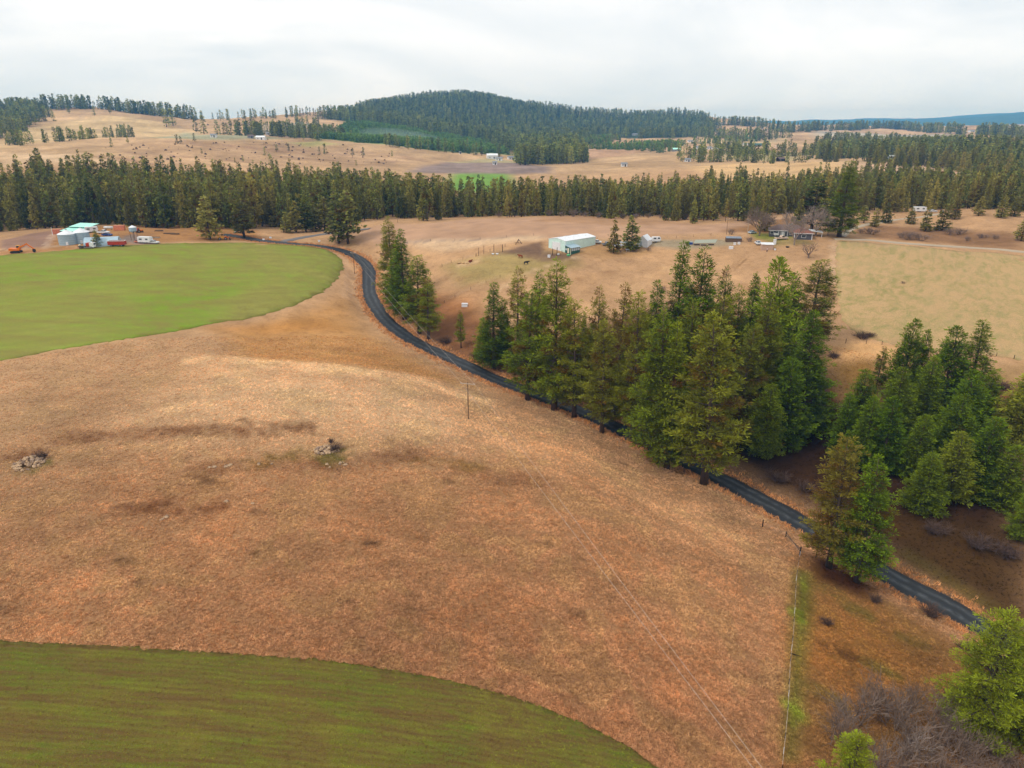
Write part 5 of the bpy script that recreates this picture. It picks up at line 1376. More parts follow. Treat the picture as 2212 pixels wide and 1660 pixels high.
for a in (0, 2.1, 4.2): m = MB(); m.tube([(1.7 * math.cos(a), 1.7 * math.sin(a), -.2), (0, 0, 1.9)], .12, 6); m.build("leg", M_WOOD, tp)
m = MB(); m.tube([(-1.4, -.9, .5), (1.6, .2, .5)], .09, 6); m.build("crossbar", M_WOOD, tp)

# ------------------------------------------------------------------ posts and fences
def post(px, h, r, mat, label, group=None, name="post", p=None, lean=.03):
    p = p or hit(*px); o = empty(name, p, random.uniform(0, 3)); tag(o, label, "post", group)
    m = MB(); d = (random.uniform(-lean, lean) * h, random.uniform(-lean, lean) * h)
    m.tube([(0, 0, -.3), (d[0] * .5, d[1] * .5, h * .5), (d[0], d[1], h)], [r, r * .96, r * .9], 7); m.build("shaft", mat, o)
    m = MB(); m.tube([(d[0], d[1], h - .001), (d[0], d[1], h + r * .6)], [r * .9, r * .25], 7); m.build("weathered_tip", mat, o); return o
for x, y, hp, lab in [(1028.6,554,7,"short post at the left end of the corral"),(1034,553,17,"tall post at the left end of the corral"),(1045,549.5,17.5,"tall post second along the corral"),(1058.6,545.7,7.5,"short post in the middle of the corral"),(1066.8,544,15,"thick tall post in the middle of the corral"),(1085.5,544.6,15,"stout dark post nearest the muddy pen"),
                   (1203,552.7,17,"tall dark post before the mint barn's door"),(1193.6,552,14,"thin post left of the barn's dark post"),(1214,547,5,"short post at the corner of the office"),(1091,533,6,"low post on the corral's far side")]:
    p = hit(x, y); post((x, y), hp / FD * math.hypot(p.x, p.y) * 1.04, .13 if 'stout' in lab or 'thick' in lab or 'dark' in lab else .08, M_DWOOD, lab, "corral posts")
def fence(pts, h, r, label, wires=(.45, .8, 1.1), name="wire_fence", mats=None, rails=None, step=None):
    """posts (each a part) and the wires between them"""
    P = pts
    o = empty(name, P[0]); tag(o, label, "fence"); o0 = Vector(P[0])
    for i, q in enumerate(P):
        hh = h[i % len(h)] if hasattr(h, '__len__') else h; m = MB(); q = Vector(q) - o0; dx, dy = random.uniform(-.04, .04), random.uniform(-.04, .04)
        rr_ = r[i % len(r)] if hasattr(r, '__len__') else r
        m.tube([(q.x, q.y, q.z - .3), (q.x + dx * hh, q.y + dy * hh, q.z + hh)], [rr_, rr_ * .9], 6); m.build("post", (mats[i % len(mats)] if mats else M_DWOOD), o)
    for wz in wires:
        m = MB(); pp = []
        for i in range(len(P) - 1):
            a, b = Vector(P[i]) - o0, Vector(P[i + 1]) - o0
            for t in (0, .5): pp.append(a.lerp(b, t) + Vector((0, 0, wz - (.03 if t else 0))))
        pp.append(Vector(P[-1]) - o0 + Vector((0, 0, wz))); m.tube(pp, .007, 3); m.build("wire", M_WIRE, o)
    if rails:
        for i, j, z0, z1 in rails:
            a, b = Vector(P[i]) - o0, Vector(P[j]) - o0; m = MB(); m.tube([a + Vector((0, 0, z0)), b + Vector((0, 0, z1))], .07, 6); m.build("brace_rail", M_WOOD, o)
    return o
def along(pxs, step):
    L = spline([(p.x, p.y) for p in hits(pxs)], .25); out = [L[0]]; acc = 0
    for a, b in zip(L[:-1], L[1:]):
        acc += np.linalg.norm(b - a)
        if acc >= step: out.append(b); acc = 0
    return [(x, y, gz(x, y)) for x, y in out]
fence(along([(1727,1203),(1720,1250),(1717,1300),(1713,1370),(1706,1440),(1702,1520),(1696,1590),(1688,1670)], 2.6), (1.15, 1.05, 1.2, 1.0), (.035, .05, .03, .06), "wire fence with thin pale posts down the right side of the near field", mats=[M_PLASTIC, M_DWOOD, M_PWOOD, M_DWOOD])
fence([tuple(hit(*q)) for q in [(1647,1139),(1697,1161),(1727,1200),(1762,1206)]], (1.7, 1.3, 1.9, 1.2), (.13, .12, .14, .1), "dark corner posts with brace rails at the field's roadside corner", rails=[(1, 2, .6, 1.4), (1, 2, 1.1, .9)], name="corner_fence")
fence([tuple(hit(*q)) for q in [(1827,742),(1871,743),(1905,745),(1990,757),(2060,763),(2118,765),(2152,770),(2190,776),(2235,782)]], (1.5, 1.2, 1.2, 1.3), (.09, .07, .07, .11), "sparse post and wire fence along the mown field's lower edge")
fence([tuple(hit(*q)) for q in [(955,576),(975,568),(1000,561),(1028,555)]], 1.1, .06, "short pasture fence running to the corral"); fence([tuple(hit(*q)) for q in [(960,655),(983,643),(1017,626),(1050,612),(1080,600)]], 1.1, .06, "old fence on the slope above the white bin")
fence(along([(880,527),(960,521),(1080,514),(1172,509)], 12), 1.1, .06, "distant fence line below the ploughed rise")
fence(along([(1290,519),(1400,521),(1500,512),(1560,507)], 9), 1.1, .06, "fence behind the greenhouse along the ploughed field")

def utility_pole(px, top, label, arm=2.2, armdeg=0.0, r=.15, mat=None, cross=True):
    p = hit(*px); h = top_z(p, *top) - p.z; o = empty("utility_pole", p, -math.radians(armdeg)); tag(o, label, "utility pole", "utility poles")
    m = MB(); m.tube([(0, 0, -.6), (0, 0, h * .5), (0, 0, h)], [r, r * .88, r * .72], 8); m.build("pole", mat or M_POLE, o)
    if cross:
        m = MB(); m.box(-arm/2, arm/2, -r - .12, -r * .6, h - .42, h - .28); b = m.build("crossarm", M_PWOOD, o)
        for sx in (-1, 1): q = MB(); q.tube([(sx * (arm/2 - .12), -r - .02, h - .279), (sx * (arm/2 - .12), -r - .02, h - .08)], [.06, .04], 6); q.build("insulator", M_PLASTIC, b)
    return o, p, h
up1, p1_, h1_ = utility_pole((1012, 906), (1009, 826), "wooden utility pole with crossarm standing in the dry field", 3.4, 15)
up2, p2_, h2_ = utility_pole((766, 592), (763, 545), "utility pole with crossarm at the road bend by the green field", 2.6, 25, .13)
utility_pole((675, 497), (675, 471), "thin pole in front of the pines by the side road", cross=False, r=.1); utility_pole((859, 482), (859, 461), "pole on the ploughed rise behind the road bend pines", cross=False, r=.1)
utility_pole((1569, 507), (1569, 472), "left pole behind the garden", 1.6, 0, .1); utility_pole((1613.5, 513), (1613.5, 474), "pole next to the bare garden tree", 1.4, 0, .12, M_PWOOD); utility_pole((114, 509), (114, 491), "white pole behind the grain bins", cross=False, mat=M_PLASTIC, r=.12); utility_pole((203, 537), (203, 504), "pale pole between bin and quonset hut", cross=False, mat=M_PWOOD, r=.13)
# the wires: between the two poles, and on over the field past the viewer
wire_root = empty("power_line", (p1_.x, p1_.y, p1_.z + h1_)); tag(wire_root, "pair of thin power wires crossing the dry field", "power line"); wo = Vector(wire_root.location)
def arm_end(o, h, arm, sx): return o.matrix_basis @ Vector((sx * (arm/2 - .12), -.17, h - .1))
end_px = [(1623, 1660), (1643, 1660)]
for sx, epx in zip((-1, 1), end_px):
    a = arm_end(up2, h2_, 2.6, sx); b = arm_end(up1, h1_, 3.4, sx)
    q = hit(*epx); end = Vector((q.x, q.y, q.z + 6.2)); az_, t_e = ray(*epx)
    rr_ = (end.z - CAM_Z) / t_e; end = Vector((rr_ * math.sin(az_), rr_ * math.cos(az_), end.z)); far_end = b + (end - b) * 1.35; far_end.z += 1.0
    for s, e, sag in ((a, b, 1.0), (b, far_end, .6)):
        m = MB(); m.tube([s.lerp(e, t) - Vector((0, 0, 4 * sag * t * (1 - t))) - wo for t in np.linspace(0, 1, 13)], .02, 4); m.build("wire", M_WIRE, wire_root)
q = Vector((far_end.x, far_end.y, 0)); up3 = empty("utility_pole", (far_end.x - .9, far_end.y, gz(far_end.x, far_end.y)), .4); tag(up3, "utility pole just below the picture's bottom edge", "utility pole", "utility poles")
hh_ = far_end.z - up3.location.z + .1; m = MB(); m.tube([(0, 0, -.6), (0, 0, hh_)], [.15, .11], 8); m.build("pole", M_POLE, up3); m = MB(); m.box(-1.7, 1.7, -.27, -.13, hh_ - .42, hh_ - .28); m.build("crossarm", M_PWOOD, up3)
def sign(px, h, label, shape='board', mat=None):
    o = root_at("road_sign", px, 0, label, "sign"); m = MB(); m.tube([(0, 0, -.2), (0, 0, h)], .05, 5); m.build("post", M_STEEL, o)
    m = MB(); m.box(-.55, .55, -.09, -.052, h - .7, h); m.build("panel", mat or M_PLASTIC, o)
sign((510, 507), 1.6, "white road sign at the forest junction"); sign((585, 521), 2.0, "white sign by the side road turn"); sign((690, 529), 2.2, "white marker on the outside of the road bend"); sign((570, 523), 1.6, "small sign at the road fork")

# ------------------------------------------------------------------ house and garden
hs = root_at("house", (1704, 509), 17, "dark grey ranch house with brown shingle roof and white trim", "house", sink=.1)
m = MB(); m.box(-8.2, 6.6, -3.4, 4.2, -1.2, 2.6); m.build("wall", M_GREYSID, hs)
m = MB(); e = .6; zt = 4.7
m.add([(-8.2 - e, -3.4 - e, 2.55), (6.6 + e, -3.4 - e, 2.55), (6.6 + e, 4.2 + e, 2.55), (-8.2 - e, 4.2 + e, 2.55), (-4.6, .4, zt), (3.6, .4, zt)], [(0, 1, 5, 4), (1, 2, 5), (2, 3, 4, 5), (3, 0, 4), (3, 2, 1, 0)]); rf = m.build("roof", M_SHINGLE, hs)
m = MB(); m.box(.4, 1.0, 1.0, 1.6, 4.0, 5.2); m.build("chimney", M_STEEL, rf)
m = MB(); m.box(1.6, 8.6, -9.4, -3.402, -1.2, 2.6); w = m.build("garage_wing", M_GREYSID, hs)
m = MB(); m.add([(1.1, -9.9, 2.56), (9.1, -9.9, 2.56), (9.1, -3.0, 2.56), (1.1, -3.0, 2.56), (5.1, -7.6, 4.1), (5.1, -1.0, 4.1)], [(0, 1, 4), (1, 2, 5, 4), (3, 0, 4, 5), (2, 3, 5), (3, 2, 1, 0)]); m.build("wing_roof", M_RUSTSH, hs)
for x in (1.6, 8.6): m = MB(); m.box(x - .16, x + .16, -9.45, -9.402, -.2, 2.5); m.build("corner_trim", M_WHITE, hs)
m = MB(); m.box(1.0, 9.2, -9.98, -9.92, 2.4, 2.62); m.build("fascia", M_WHITE, hs); m = MB(); m.box(-8.85, 1.0, -4.08, -4.02, 2.38, 2.6); m.build("fascia", M_WHITE, hs)
window(hs, 'y-', (5.3, 1.3), 1.6, 1.1, 9.402)
for x, w_ in ((-7.3, 1.2), (-5.0, 1.3), (.6, 1.0)): window(hs, 'y-', (x, 1.5), w_, 1.0, 3.402)
panel(hs, "door", 'y-', (-2.9, 1.05), 1.0, 2.1, M_WHITE, 3.402)
for x in (-3.7, -2.1, -.9): m = MB(); m.box(x - .07, x + .07, -3.95, -3.8, 0, 2.5); m.build("porch_post", M_WHITE, hs)
m = MB(); m.prism([(8.0, 2.65), (13.5, 2.05), (13.5, 2.2), (8.0, 2.8)], -2.0, 3.6); m.build("carport_roof", M_WROOF, hs)
for y in (-1.7, 3.3): m = MB(); m.box(13.1, 13.25, y - .07, y + .07, -1, 2.04); m.build("carport_post", M_WHITE, hs)
pickup((1688, 518), 78, M_BEIGE, "beige pickup truck parked in front of the house")
camper((1679, 511), 80, "small pale trailer between pickup and house", "utility_trailer", 3.4, 1.7, 1.2)
car((1637, 528), 4, M_WHITE, "white car parked on the lawn left of the shed", L=4.6)
car((1625, 505), 60, M_PALEGLASS, "pale car behind the bare garden tree", L=3.6)
sh = root_at("garden_shed", (1656, 539), 6, "small tan shed with a white roof and dark end wall", "shed")
m = MB(); m.prism([(-2.3, -.6), (2.3, -.6), (2.3, 2.0), (-2.3, 2.3)], -1.3, 1.3); m.build("wall", M_TANWALL, sh)
m = MB(); m.prism([(-1.55, 2.06), (1.55, 2.5), (1.55, 2.6), (-1.55, 2.16)], -2.5, 2.5, 'x'); m.build("roof", M_WROOF, sh)
m = MB(); m.box(2.302, 2.34, -1.25, 1.25, -.3, 1.98); m.build("end_wall", M_DGREEN, sh)
crate((1673, 528), 1.0, .9, 1.9, M_PLASTIC, "upright white cabinet right of the shed", "cabinet", "cabinet"); tub((1674, 541), .9, .5, M_PLASTIC, "white bucket at the shed's right end"); tub((1701, 535), 1.4, .4, M_DARK, "black round trough in the grass right of the shed")
crate((1579, 538), 1.6, .9, .9, M_PLASTIC, "white boxes in the brush pile of the garden", "box", "garden_box"); crate((1587, 529), .9, .8, .8, M_PLASTIC, "left white bin by the garden frame", "bin", "garden_bin"); crate((1596, 528), .9, .8, .8, M_PLASTIC, "right white bin by the garden frame", "bin", "garden_bin")
cf = root_at("cold_frame", (1584, 522), 8, "grey low cold frame with slanted panes in the garden", "cold frame")
m = MB(); m.prism([(-3.3, -.2), (3.3, -.2), (3.3, 1.5), (-3.3, 1.5)], -1.2, 1.2); m.build("body", M_WOOD, cf)
for k in range(3): m = MB(); m.obox((-2.15 + k * 2.15, 0, 1.72), (1.03, 0, 0), (0, 1.4, .22), (0, 0, .03)); m.build("pane", M_SOLAR, cf)
for k, (x, y) in enumerate([(1505, 530), (1520, 531), (1536, 530)]): crate((x, y), 2.2, .9, .35, M_WOOD, ["left", "middle", "right"][k] + " raised garden bed in front of the pale tarp", "garden bed", "garden_bed", 5, M_DWOOD)
tz = hits([(1498, 527), (1545, 526), (1550, 518), (1502, 519)]); tm = root_at("ground_tarp", (1524, 523), 0, "pale green tarp spread over the garden ground", "tarp"); m = MB(); lo_ = [Vector(q) - tm.location for q in tz]
m.add([v + Vector((0, 0, .05)) for v in lo_] + [v + Vector((0, 0, .12)) for v in lo_], [(3, 2, 1, 0), (4, 5, 6, 7), (0, 1, 5, 4), (1, 2, 6, 5), (2, 3, 7, 6), (3, 0, 4, 7)]); m.build("sheet", M_TARP, tm)
m = MB(); m.tube([lo_[0] + Vector((0, 0, .14)), lo_[1] + Vector((0, 0, .14))], .08, 5); m.build("weight_pole", M_PWOOD, tm)
crate((1492, 528), 1.6, 1.2, .9, M_BLUE, "blue covered box left of the tarp", "box", "covered_box", 12, M_PALEGLASS)
# a person by the shed
pe = root_at("person", (1656.5, 545), 160, "person in pale top and dark trousers standing before the shed", "person")
pv = [(0, 0, .95), (0, .01, 1.25), (0, 0, 1.45), (0, .02, 1.6), (.2, 0, 1.42), (.27, .03, 1.12), (.25, .12, .86), (-.2, 0, 1.42), (-.27, .03, 1.12), (-.25, .12, .86), (.1, 0, .88), (.11, .02, .48), (.11, -.02, .06), (.12, .12, .03), (-.1, 0, .88), (-.11, .02, .48), (-.11, -.02, .06), (-.12, .12, .03), (0, .03, 1.72)]
pe_e = [(0, 1), (1, 2), (2, 3), (2, 4), (4, 5), (5, 6), (2, 7), (7, 8), (8, 9), (0, 10), (10, 11), (11, 12), (12, 13), (0, 14), (14, 15), (15, 16), (16, 17), (3, 18)]
prr = [.15, .15, .13, .06, .07, .05, .04, .07, .05, .04, .1, .075, .055, .045, .1, .075, .055, .045, .1]
me = bpy.data.meshes.new("body"); me.from_pydata(pv, pe_e, []); me.materials.append(M_SKINM); ob = link(bpy.data.objects.new("body", me), pe); ob.modifiers.new("skin", 'SKIN')
for i, s in enumerate(me.skin_vertices[0].data): s.radius = (prr[i], prr[i]); s.use_root = (i == 0)
ob.modifiers.new("sub", 'SUBSURF').render_levels = 1
m = MB()
for sx in (-1, 1): m.tube([(sx * .1, 0, .98), (sx * .115, .02, .5), (sx * .115, -.02, .1)], [.15, .1, .08], 8)
m.build("trousers", M_CLOTH, pe, True); m = MB(); m.ball((0, .02, 1.76), .1, .11, .1, 8, 5); m.build("hair", M_DWOOD, pe, True)

# the hidden white car on the road under the grove
pc = hit(1312, 893); car(None, 118, M_WHITE, "white car half hidden behind grove trunks beside the road", L=4.5, p=pc)

# ------------------------------------------------------------------ the grain bin farmyard
def grain_bin(px, w, h, cone, label):
    o = root_at("grain_bin", px, 0, label, "grain bin", "grain bins"); r = w / 2; m = MB(); n = 24
    m.tube([(0, 0, -.4), (0, 0, h)], r, n, False); m.build("shell", M_GALV, o, True)
    m = MB(); m.tube([(0, 0, h - .02), (0, 0, h + cone * .93), (0, 0, h + cone)], [r + .12, .45, .4], n, True); rf = m.build("roof", M_WROOF, o)
    m = MB(); m.tube([(0, 0, h + cone + .002), (0, 0, h + cone + .25)], .4, 10); m.build("cap", M_STEEL, rf)
    for k in range(1, 5): m = MB(); z = h * k / 5; m.tube([(0, 0, z - .03), (0, 0, z + .03)], r + .025, n, False); m.build("ring", M_STEEL, o)
    m = MB(); m.box(-.45 + r * .4, .45 + r * .4, -r * .95 - .08, -r * .88, .1, 1.4); m.build("hatch", M_WHITE, o); return o
grain_bin((148.4, 527.5), 7.2, 4.4, 1.6, "left galvanised grain bin with conical roof"); grain_bin((179, 524.5), 6.4, 4.6, 1.7, "right galvanised grain bin behind the left one")
tb_ = root_at("machine_barn", (174, 504), 14, "teal roofed open machine shed with two roof levels", "barn")
m = MB(); m.prism([(-5.0, -.8), (5.2, -.8), (5.2, 3.0), (-5.0, 3.0)], 0, 5.5); m.build("wall", M_TEALW, tb_)
m = MB(); m.prism([(-.8, 2.9), (6.2, 3.8), (6.2, 3.95), (-.8, 3.05)], -5.2, 5.9, 'x'); m.build("roof", M_TEALROOF, tb_)
m = MB(); m.prism([(-5.6, 1.55), (-.2, 2.3), (-.2, 2.45), (-5.6, 1.7)], -6.2, 4.4, 'x'); m.build("lower_roof", M_TEALROOF, tb_)
for x in (-6.2, -2.3, 1.6, 4.9): m = MB(); m.box(x - .1, x + .1, -5.4, -5.2, -.8, 1.6); m.build("post", M_WOOD, tb_)
m = MB(); m.box(-6.3, -6.2, -5.1, -.2, -.5, 1.6); m.build("side_wall", M_TEALW, tb_)
q = root_at("quonset_hut", (223, 530), 74, "galvanised arched quonset hut behind the red wagon", "hut")
m = MB(); pr = [(3.6 * math.cos(a), 3.7 * math.sin(a) - .2) for a in np.linspace(0, math.pi, 17)]; m.prism([(3.6, -.8)] + pr + [(-3.6, -.8)], -6.6, 6.6); m.build("shell", M_GALVX, q)
panel(q, "door", 'y-', (0, 1.2), 2.6, 2.4, M_STEEL, 6.6); window(q, 'y-', (2.2, 1.4), .6, .6, 6.6, M_WHITE)
hb = root_at("hopper_bin", (291, 519.5), 0, "small galvanised hopper bin raised on tall legs", "hopper bin"); m = MB()
m.tube([(0, 0, 3.3), (0, 0, 4.1), (0, 0, 5.7)], [.3, 1.6, 1.6], 16); m.build("shell", M_GALV, hb); m = MB(); m.tube([(0, 0, 5.702), (0, 0, 6.5)], [1.7, .2], 16); m.build("roof", M_WROOF, hb)
for a in (.6, 2.2, 3.7, 5.3): m = MB(); m.tube([(1.2 * math.cos(a), 1.2 * math.sin(a), -.3), (1.45 * math.cos(a), 1.45 * math.sin(a), 4.3)], .09, 5); m.build("leg", M_WOOD, hb)
def wagon(px, deg, label, L=6.8, W=2.4, H=1.5, mat=None, rim=None):
    o = root_at("grain_wagon", px, deg, label, "wagon"); h = L/2; m = MB()
    for a, b_, c, d in ((-W/2, W/2, -h, -h + .12), (-W/2, W/2, h - .12, h), (-W/2, -W/2 + .12, -h + .121, h - .121), (W/2 - .12, W/2, -h + .121, h - .121)): m.box(a, b_, c, d, .8, .8 + H)
    m.build("side_wall", mat or M_RED, o); m = MB(); m.box(-W/2 + .13, W/2 - .13, -h + .13, h - .13, .7, .85); m.build("floor", M_DARK, o)
    m = MB(); m.box(-W/2 - .05, W/2 + .05, -h - .05, -h + .1, .802 + H, .95 + H); m.box(-W/2 - .05, W/2 + .05, h - .1, h + .05, .802 + H, .95 + H); m.box(-W/2 - .05, -W/2 + .1, -h + .101, h - .101, .802 + H, .95 + H); m.box(W/2 - .1, W/2 + .05, -h + .101, h - .101, .802 + H, .95 + H); m.build("rim", rim or M_WHITE, o)
    for sx in (-1, 1):
        for y in (-h * .6, h * .6): wheel(o, sx * (W/2 - .2), y, .45, .3)
    return o
wagon((254, 532.5), 84, "rusty red grain wagon with white rim by the quonset hut")
fb = root_at("box_truck", (189, 537), 86, "flatbed truck with red crate and white box at the field edge", "truck")
m = MB(); m.box(-1.1, 1.1, -3.4, 2.0, .75, .95); m.build("flatbed", M_DARK, fb); m = MB(); m.box(-1.0, 1.0, .0, 1.4, .952, 2.3); m.build("crate", M_RED, fb); m = MB(); m.box(-1.05, 1.05, 1.45, 3.2, .6, 2.4); m.build("cab", M_WHITE, fb); m = MB(); m.box(-.9, .9, 3.2, 3.22, 1.5, 2.2); m.build("windscreen", M_GLASS, fb)
m = MB(); m.ball((0, -2.9, 1.35), .5, .5, .5, 8, 5); m.build("white_drum", M_CREAM, fb)
for sx in (-1, 1):
    for y in (-2.4, 2.2): wheel(fb, sx * .95, y, .42)
camper((315, 526), 98, "long white camper parked beside the yard drive", "camper_van", 6.0); car((333, 526.5), 95, M_WHITE, "white car at the right end of the parked row", L=4.2); car((301, 525), 100, M_SALMON, "dull red car at the left end of the parked row", L=3.8)
pickup((224, 505), 95, M_WHITE, "white pickup behind the quonset hut"); car((232, 510), 95, M_BLUE, "dark blue car behind the quonset hut", L=4.4); camper((199, 503), 60, "white motorhome beside the machine shed", "motorhome", 5.5)
pt = root_at("propane_tank", (235, 497), 84, "white horizontal propane tank at the forest edge", "tank"); m = MB(); m.tube([(0, -2.2, 1.1), (0, -2.0, 1.1), (0, 2.0, 1.1), (0, 2.2, 1.1)], [.25, .62, .62, .25], 12); m.build("vessel", M_WHITE, pt, True)
for y in (-1.3, 1.3): m = MB(); m.box(-.4, .4, y - .12, y + .12, -.2, .6); m.build("saddle", M_STEEL, pt)
m = MB(); m.tube([(0, 0, 1.7), (0, 0, 1.95)], .18, 8); m.build("valve_cover", M_STEEL, pt)
def container(px, deg, mat, label, L=4.6):
    o = root_at("container", px, deg, label, "container"); m = MB(); m.box(-1.1, 1.1, -L/2, L/2, .1, 2.2); m.build("body", mat, o)
    for y in (-L/2 - .06, L/2 + .002): m = MB(); m.box(-1.0, -.02, y, y + .058, .2, 2.1); m.box(.02, 1.0, y, y + .058, .2, 2.1); m.build("door", mat, o)
    m = MB(); m.box(-1.14, 1.14, -L/2 - .04, L/2 + .04, 2.202, 2.28); m.build("roof", mat, o)
container((259, 498), 82, M_SALMON, "faded orange container at the forest edge"); container((125, 506), 70, M_SALMON, "rusty container behind the ploughed strip", 3.6)
tr_ = root_at("tractor", (302, 503), 30, "small red tractor beside the hopper bin", "tractor"); m = MB(); m.box(-.4, .4, -.3, 1.5, .7, 1.3); m.build("hood", M_ORANGE, tr_); m = MB(); m.box(-.6, .6, -1.2, -.31, .8, 2.1); m.build("cab", M_RED, tr_); m = MB(); m.box(-.62, .62, -1.1, -.4, 1.4, 2.0); m.build("windows", M_GLASS, tr_)
for sx in (-1, 1): wheel(tr_, sx * .75, -.8, .75, .4); wheel(tr_, sx * .6, 1.1, .42, .28)
for k, (x, y, l, d) in enumerate([(322, 515, 4.5, 84), (334, 514.5, 5, 88), (343, 500, 4, 80), (366, 506, 6, 95), (378, 507, 4, 80)]):
    o = root_at("log_pile", (x, y), d, ["pale", "long pale", "short reddish", "long brown", "dark"][k] + " log pile in the yard before the forest", "log pile", "log piles")
    for j in range(4): m = MB(); m.tube([(-.45 + .3 * j, -l/2 + .2 * (j % 2), .16), (-.45 + .3 * j, l/2 - .3 * (j % 3), .16)], .15, 7); m.build("log", M_PWOOD if k < 2 else M_WOOD, o)
    for j in range(2): m = MB(); m.tube([(-.2 + .3 * j, -l/2 + .3, .42), (-.2 + .3 * j, l/2 - .2, .42)], .14, 7); m.build("log", M_WOOD, o)
# excavator at the ploughed strip
ex = root_at("excavator", (36, 546.5), 78, "orange tracked excavator with its arm lowered to the ground", "excavator")
for sx in (-1, 1):
    m = MB(); m.prism([(-1.9, .45), (-1.6, 0), (1.6, 0), (1.9, .45), (1.6, .85), (-1.6, .85)], sx * 1.15 - .32, sx * 1.15 + .32, 'x'); m.build("track", M_DARK, ex)
m = MB(); m.prism([(-2.2, 1.0), (1.5, 1.0), (1.5, 1.5), (.4, 1.7), (-2.2, 2.0)], -1.3, 1.3, 'x'); m.build("engine_deck", M_ORANGE, ex)
m = MB(); m.prism([(.1, 1.72), (1.5, 1.52), (1.3, 2.9), (.1, 2.9)], -1.28, -.2, 'x'); cb = m.build("cab", M_YELLOW, ex); m = MB(); m.prism([(.25, 1.9), (1.35, 1.75), (1.2, 2.75), (.25, 2.75)], -1.3, -.18, 'x'); m.build("window", M_GLASS, cb)
m = MB(); m.obox((.35, 2.9, 2.75), (.22, 0, 0), (0, 1.8, .85), (0, -.12, .25)); m.build("boom", M_ORANGE, ex); m = MB(); m.obox((.35, 5.6, 2.5), (.2, 0, 0), (0, 1.2, -1.05), (0, .15, .17)); m.build("stick", M_ORANGE, ex)
m = MB(); m.prism([(6.4, 1.5), (7.1, 1.3), (7.3, .4), (6.7, .02), (6.2, .5)], -.1, .8, 'x'); m.build("bucket", M_DARK, ex)
m = MB(); m.tube([(.35, 1.6, 1.7), (.35, 3.6, 2.6)], .1, 6); m.build("hydraulic_ram", M_STEEL, ex)
# yellow loader by the junction
ld = root_at("wheel_loader", (482, 518.5), 70, "yellow wheel loader standing by the junction", "loader"); m = MB(); m.box(-.9, .9, -2.2, .4, .9, 1.7); m.build("rear_body", M_YELLOW, ld); m = MB(); m.box(-.7, .7, -.6, .39, 1.702, 2.9); m.build("cab", M_YELLOW, ld); m = MB(); m.box(-.72, .72, -.5, .3, 2.0, 2.75); m.build("window", M_GLASS, ld); m = MB(); m.box(-.7, .7, .401, 1.6, .8, 1.3); m.build("front_frame", M_ORANGE, ld)
for sx in (-1, 1): m = MB(); m.obox((sx * .5, 2.0, 1.0), (.1, 0, 0), (0, .9, -.45), (0, .08, .14)); m.build("lift_arm", M_ORANGE, ld); wheel(ld, sx * .95, -1.4, .65, .45); wheel(ld, sx * .95, 1.2, .65, .45)
m = MB(); m.prism([(2.7, .1), (3.4, .1), (3.1, .35), (2.9, 1.0), (2.7, .9)], -1.2, 1.2, 'x'); m.build("bucket", M_DARK, ld)
# white camper and orange machine under the trees at the right
camper((1986, 458.5), 92, "white camper trailer under the pines at the upper right", L=6.4); car((2015, 458.5), 95, M_WHITE, "white car right of the white camper", L=4.0); tub((2037, 458), 1.0, 1.0, M_PLASTIC, "white drum beside the orange machine")
om = root_at("orange_machine", (2063, 457.5), 80, "orange farm machine under the pines at the upper right", "machine"); m = MB(); m.box(-1.1, 1.1, -1.8, 1.8, .7, 1.5); m.build("body", M_ORANGE, om); m = MB(); m.box(-.9, .9, -.6, .9, 1.502, 2.4); m.build("cab", M_DARK, om)
for sx in (-1, 1): wheel(om, sx * 1.0, -1.1, .5, .35); wheel(om, sx * 1.0, 1.1, .5, .35)

# ------------------------------------------------------------------ stone piles, each stone its own piece
def stone_mesh(seed, mat):
    rd = random.Random(seed); m = MB(); m.ball((0, 0, 0), .5, .42, .33, 6, 4)
    m.v = [(x + rd.uniform(-.1, .1), y + rd.uniform(-.1, .1), z + rd.uniform(-.08, .08)) for x, y, z in m.v]; return m.mesh("stone", mat)
STONES = [stone_mesh(i, M_STONE if i % 3 else M_STONE2) for i in range(6)]
def stone_pile(px, n, rx, ry, rz, label, smin=.35, smax=.95):
    o = root_at("stone_pile", px, 0, label, "stone pile"); rd = random.Random(n)
    for i in range(n):
        a = rd.uniform(0, 6.28); q = rd.random() ** .6; x, y = rx * q * math.cos(a), ry * q * math.sin(a); s = rd.uniform(smin, smax)
        z = gz(o.location.x + x, o.location.y + y) - o.location.z + rz * (1 - q) ** .8 * rd.uniform(.5, 1) + s * .1
        st = bpy.data.objects.new("stone", STONES[rd.randrange(6)]); st.location = (x, y, z); st.rotation_euler = (rd.uniform(-.5, .5), rd.uniform(-.5, .5), rd.uniform(0, 6.28)); st.scale = (s, s * rd.uniform(.8, 1.2), s * rd.uniform(.8, 1.2)); link(st, o)
    return o
stone_pile((64, 1003), 150, 2.6, 3.0, 1.3, "larger heap of pale field stones at the left edge of the dry field", .4, 1.0); stone_pile((704, 975), 110, 2.5, 1.8, 1.1, "heap of pale field stones in the middle of the dry field", .35, .9)
def rock(px, s, label, mat=0):
    p = hit(*px); o = empty("field_rock", p, random.uniform(0, 6)); tag(o, label, "rock", "loose field rocks")
    for k in range(3):
        st = bpy.data.objects.new("stone", STONES[(k + int(px[0])) % 6]); st.location = (random.uniform(-.3, .3) * s, random.uniform(-.3, .3) * s, .1 * s); st.scale = (s * random.uniform(.5, 1),) * 3; st.rotation_euler = (0, 0, random.uniform(0, 6)); link(st, o)
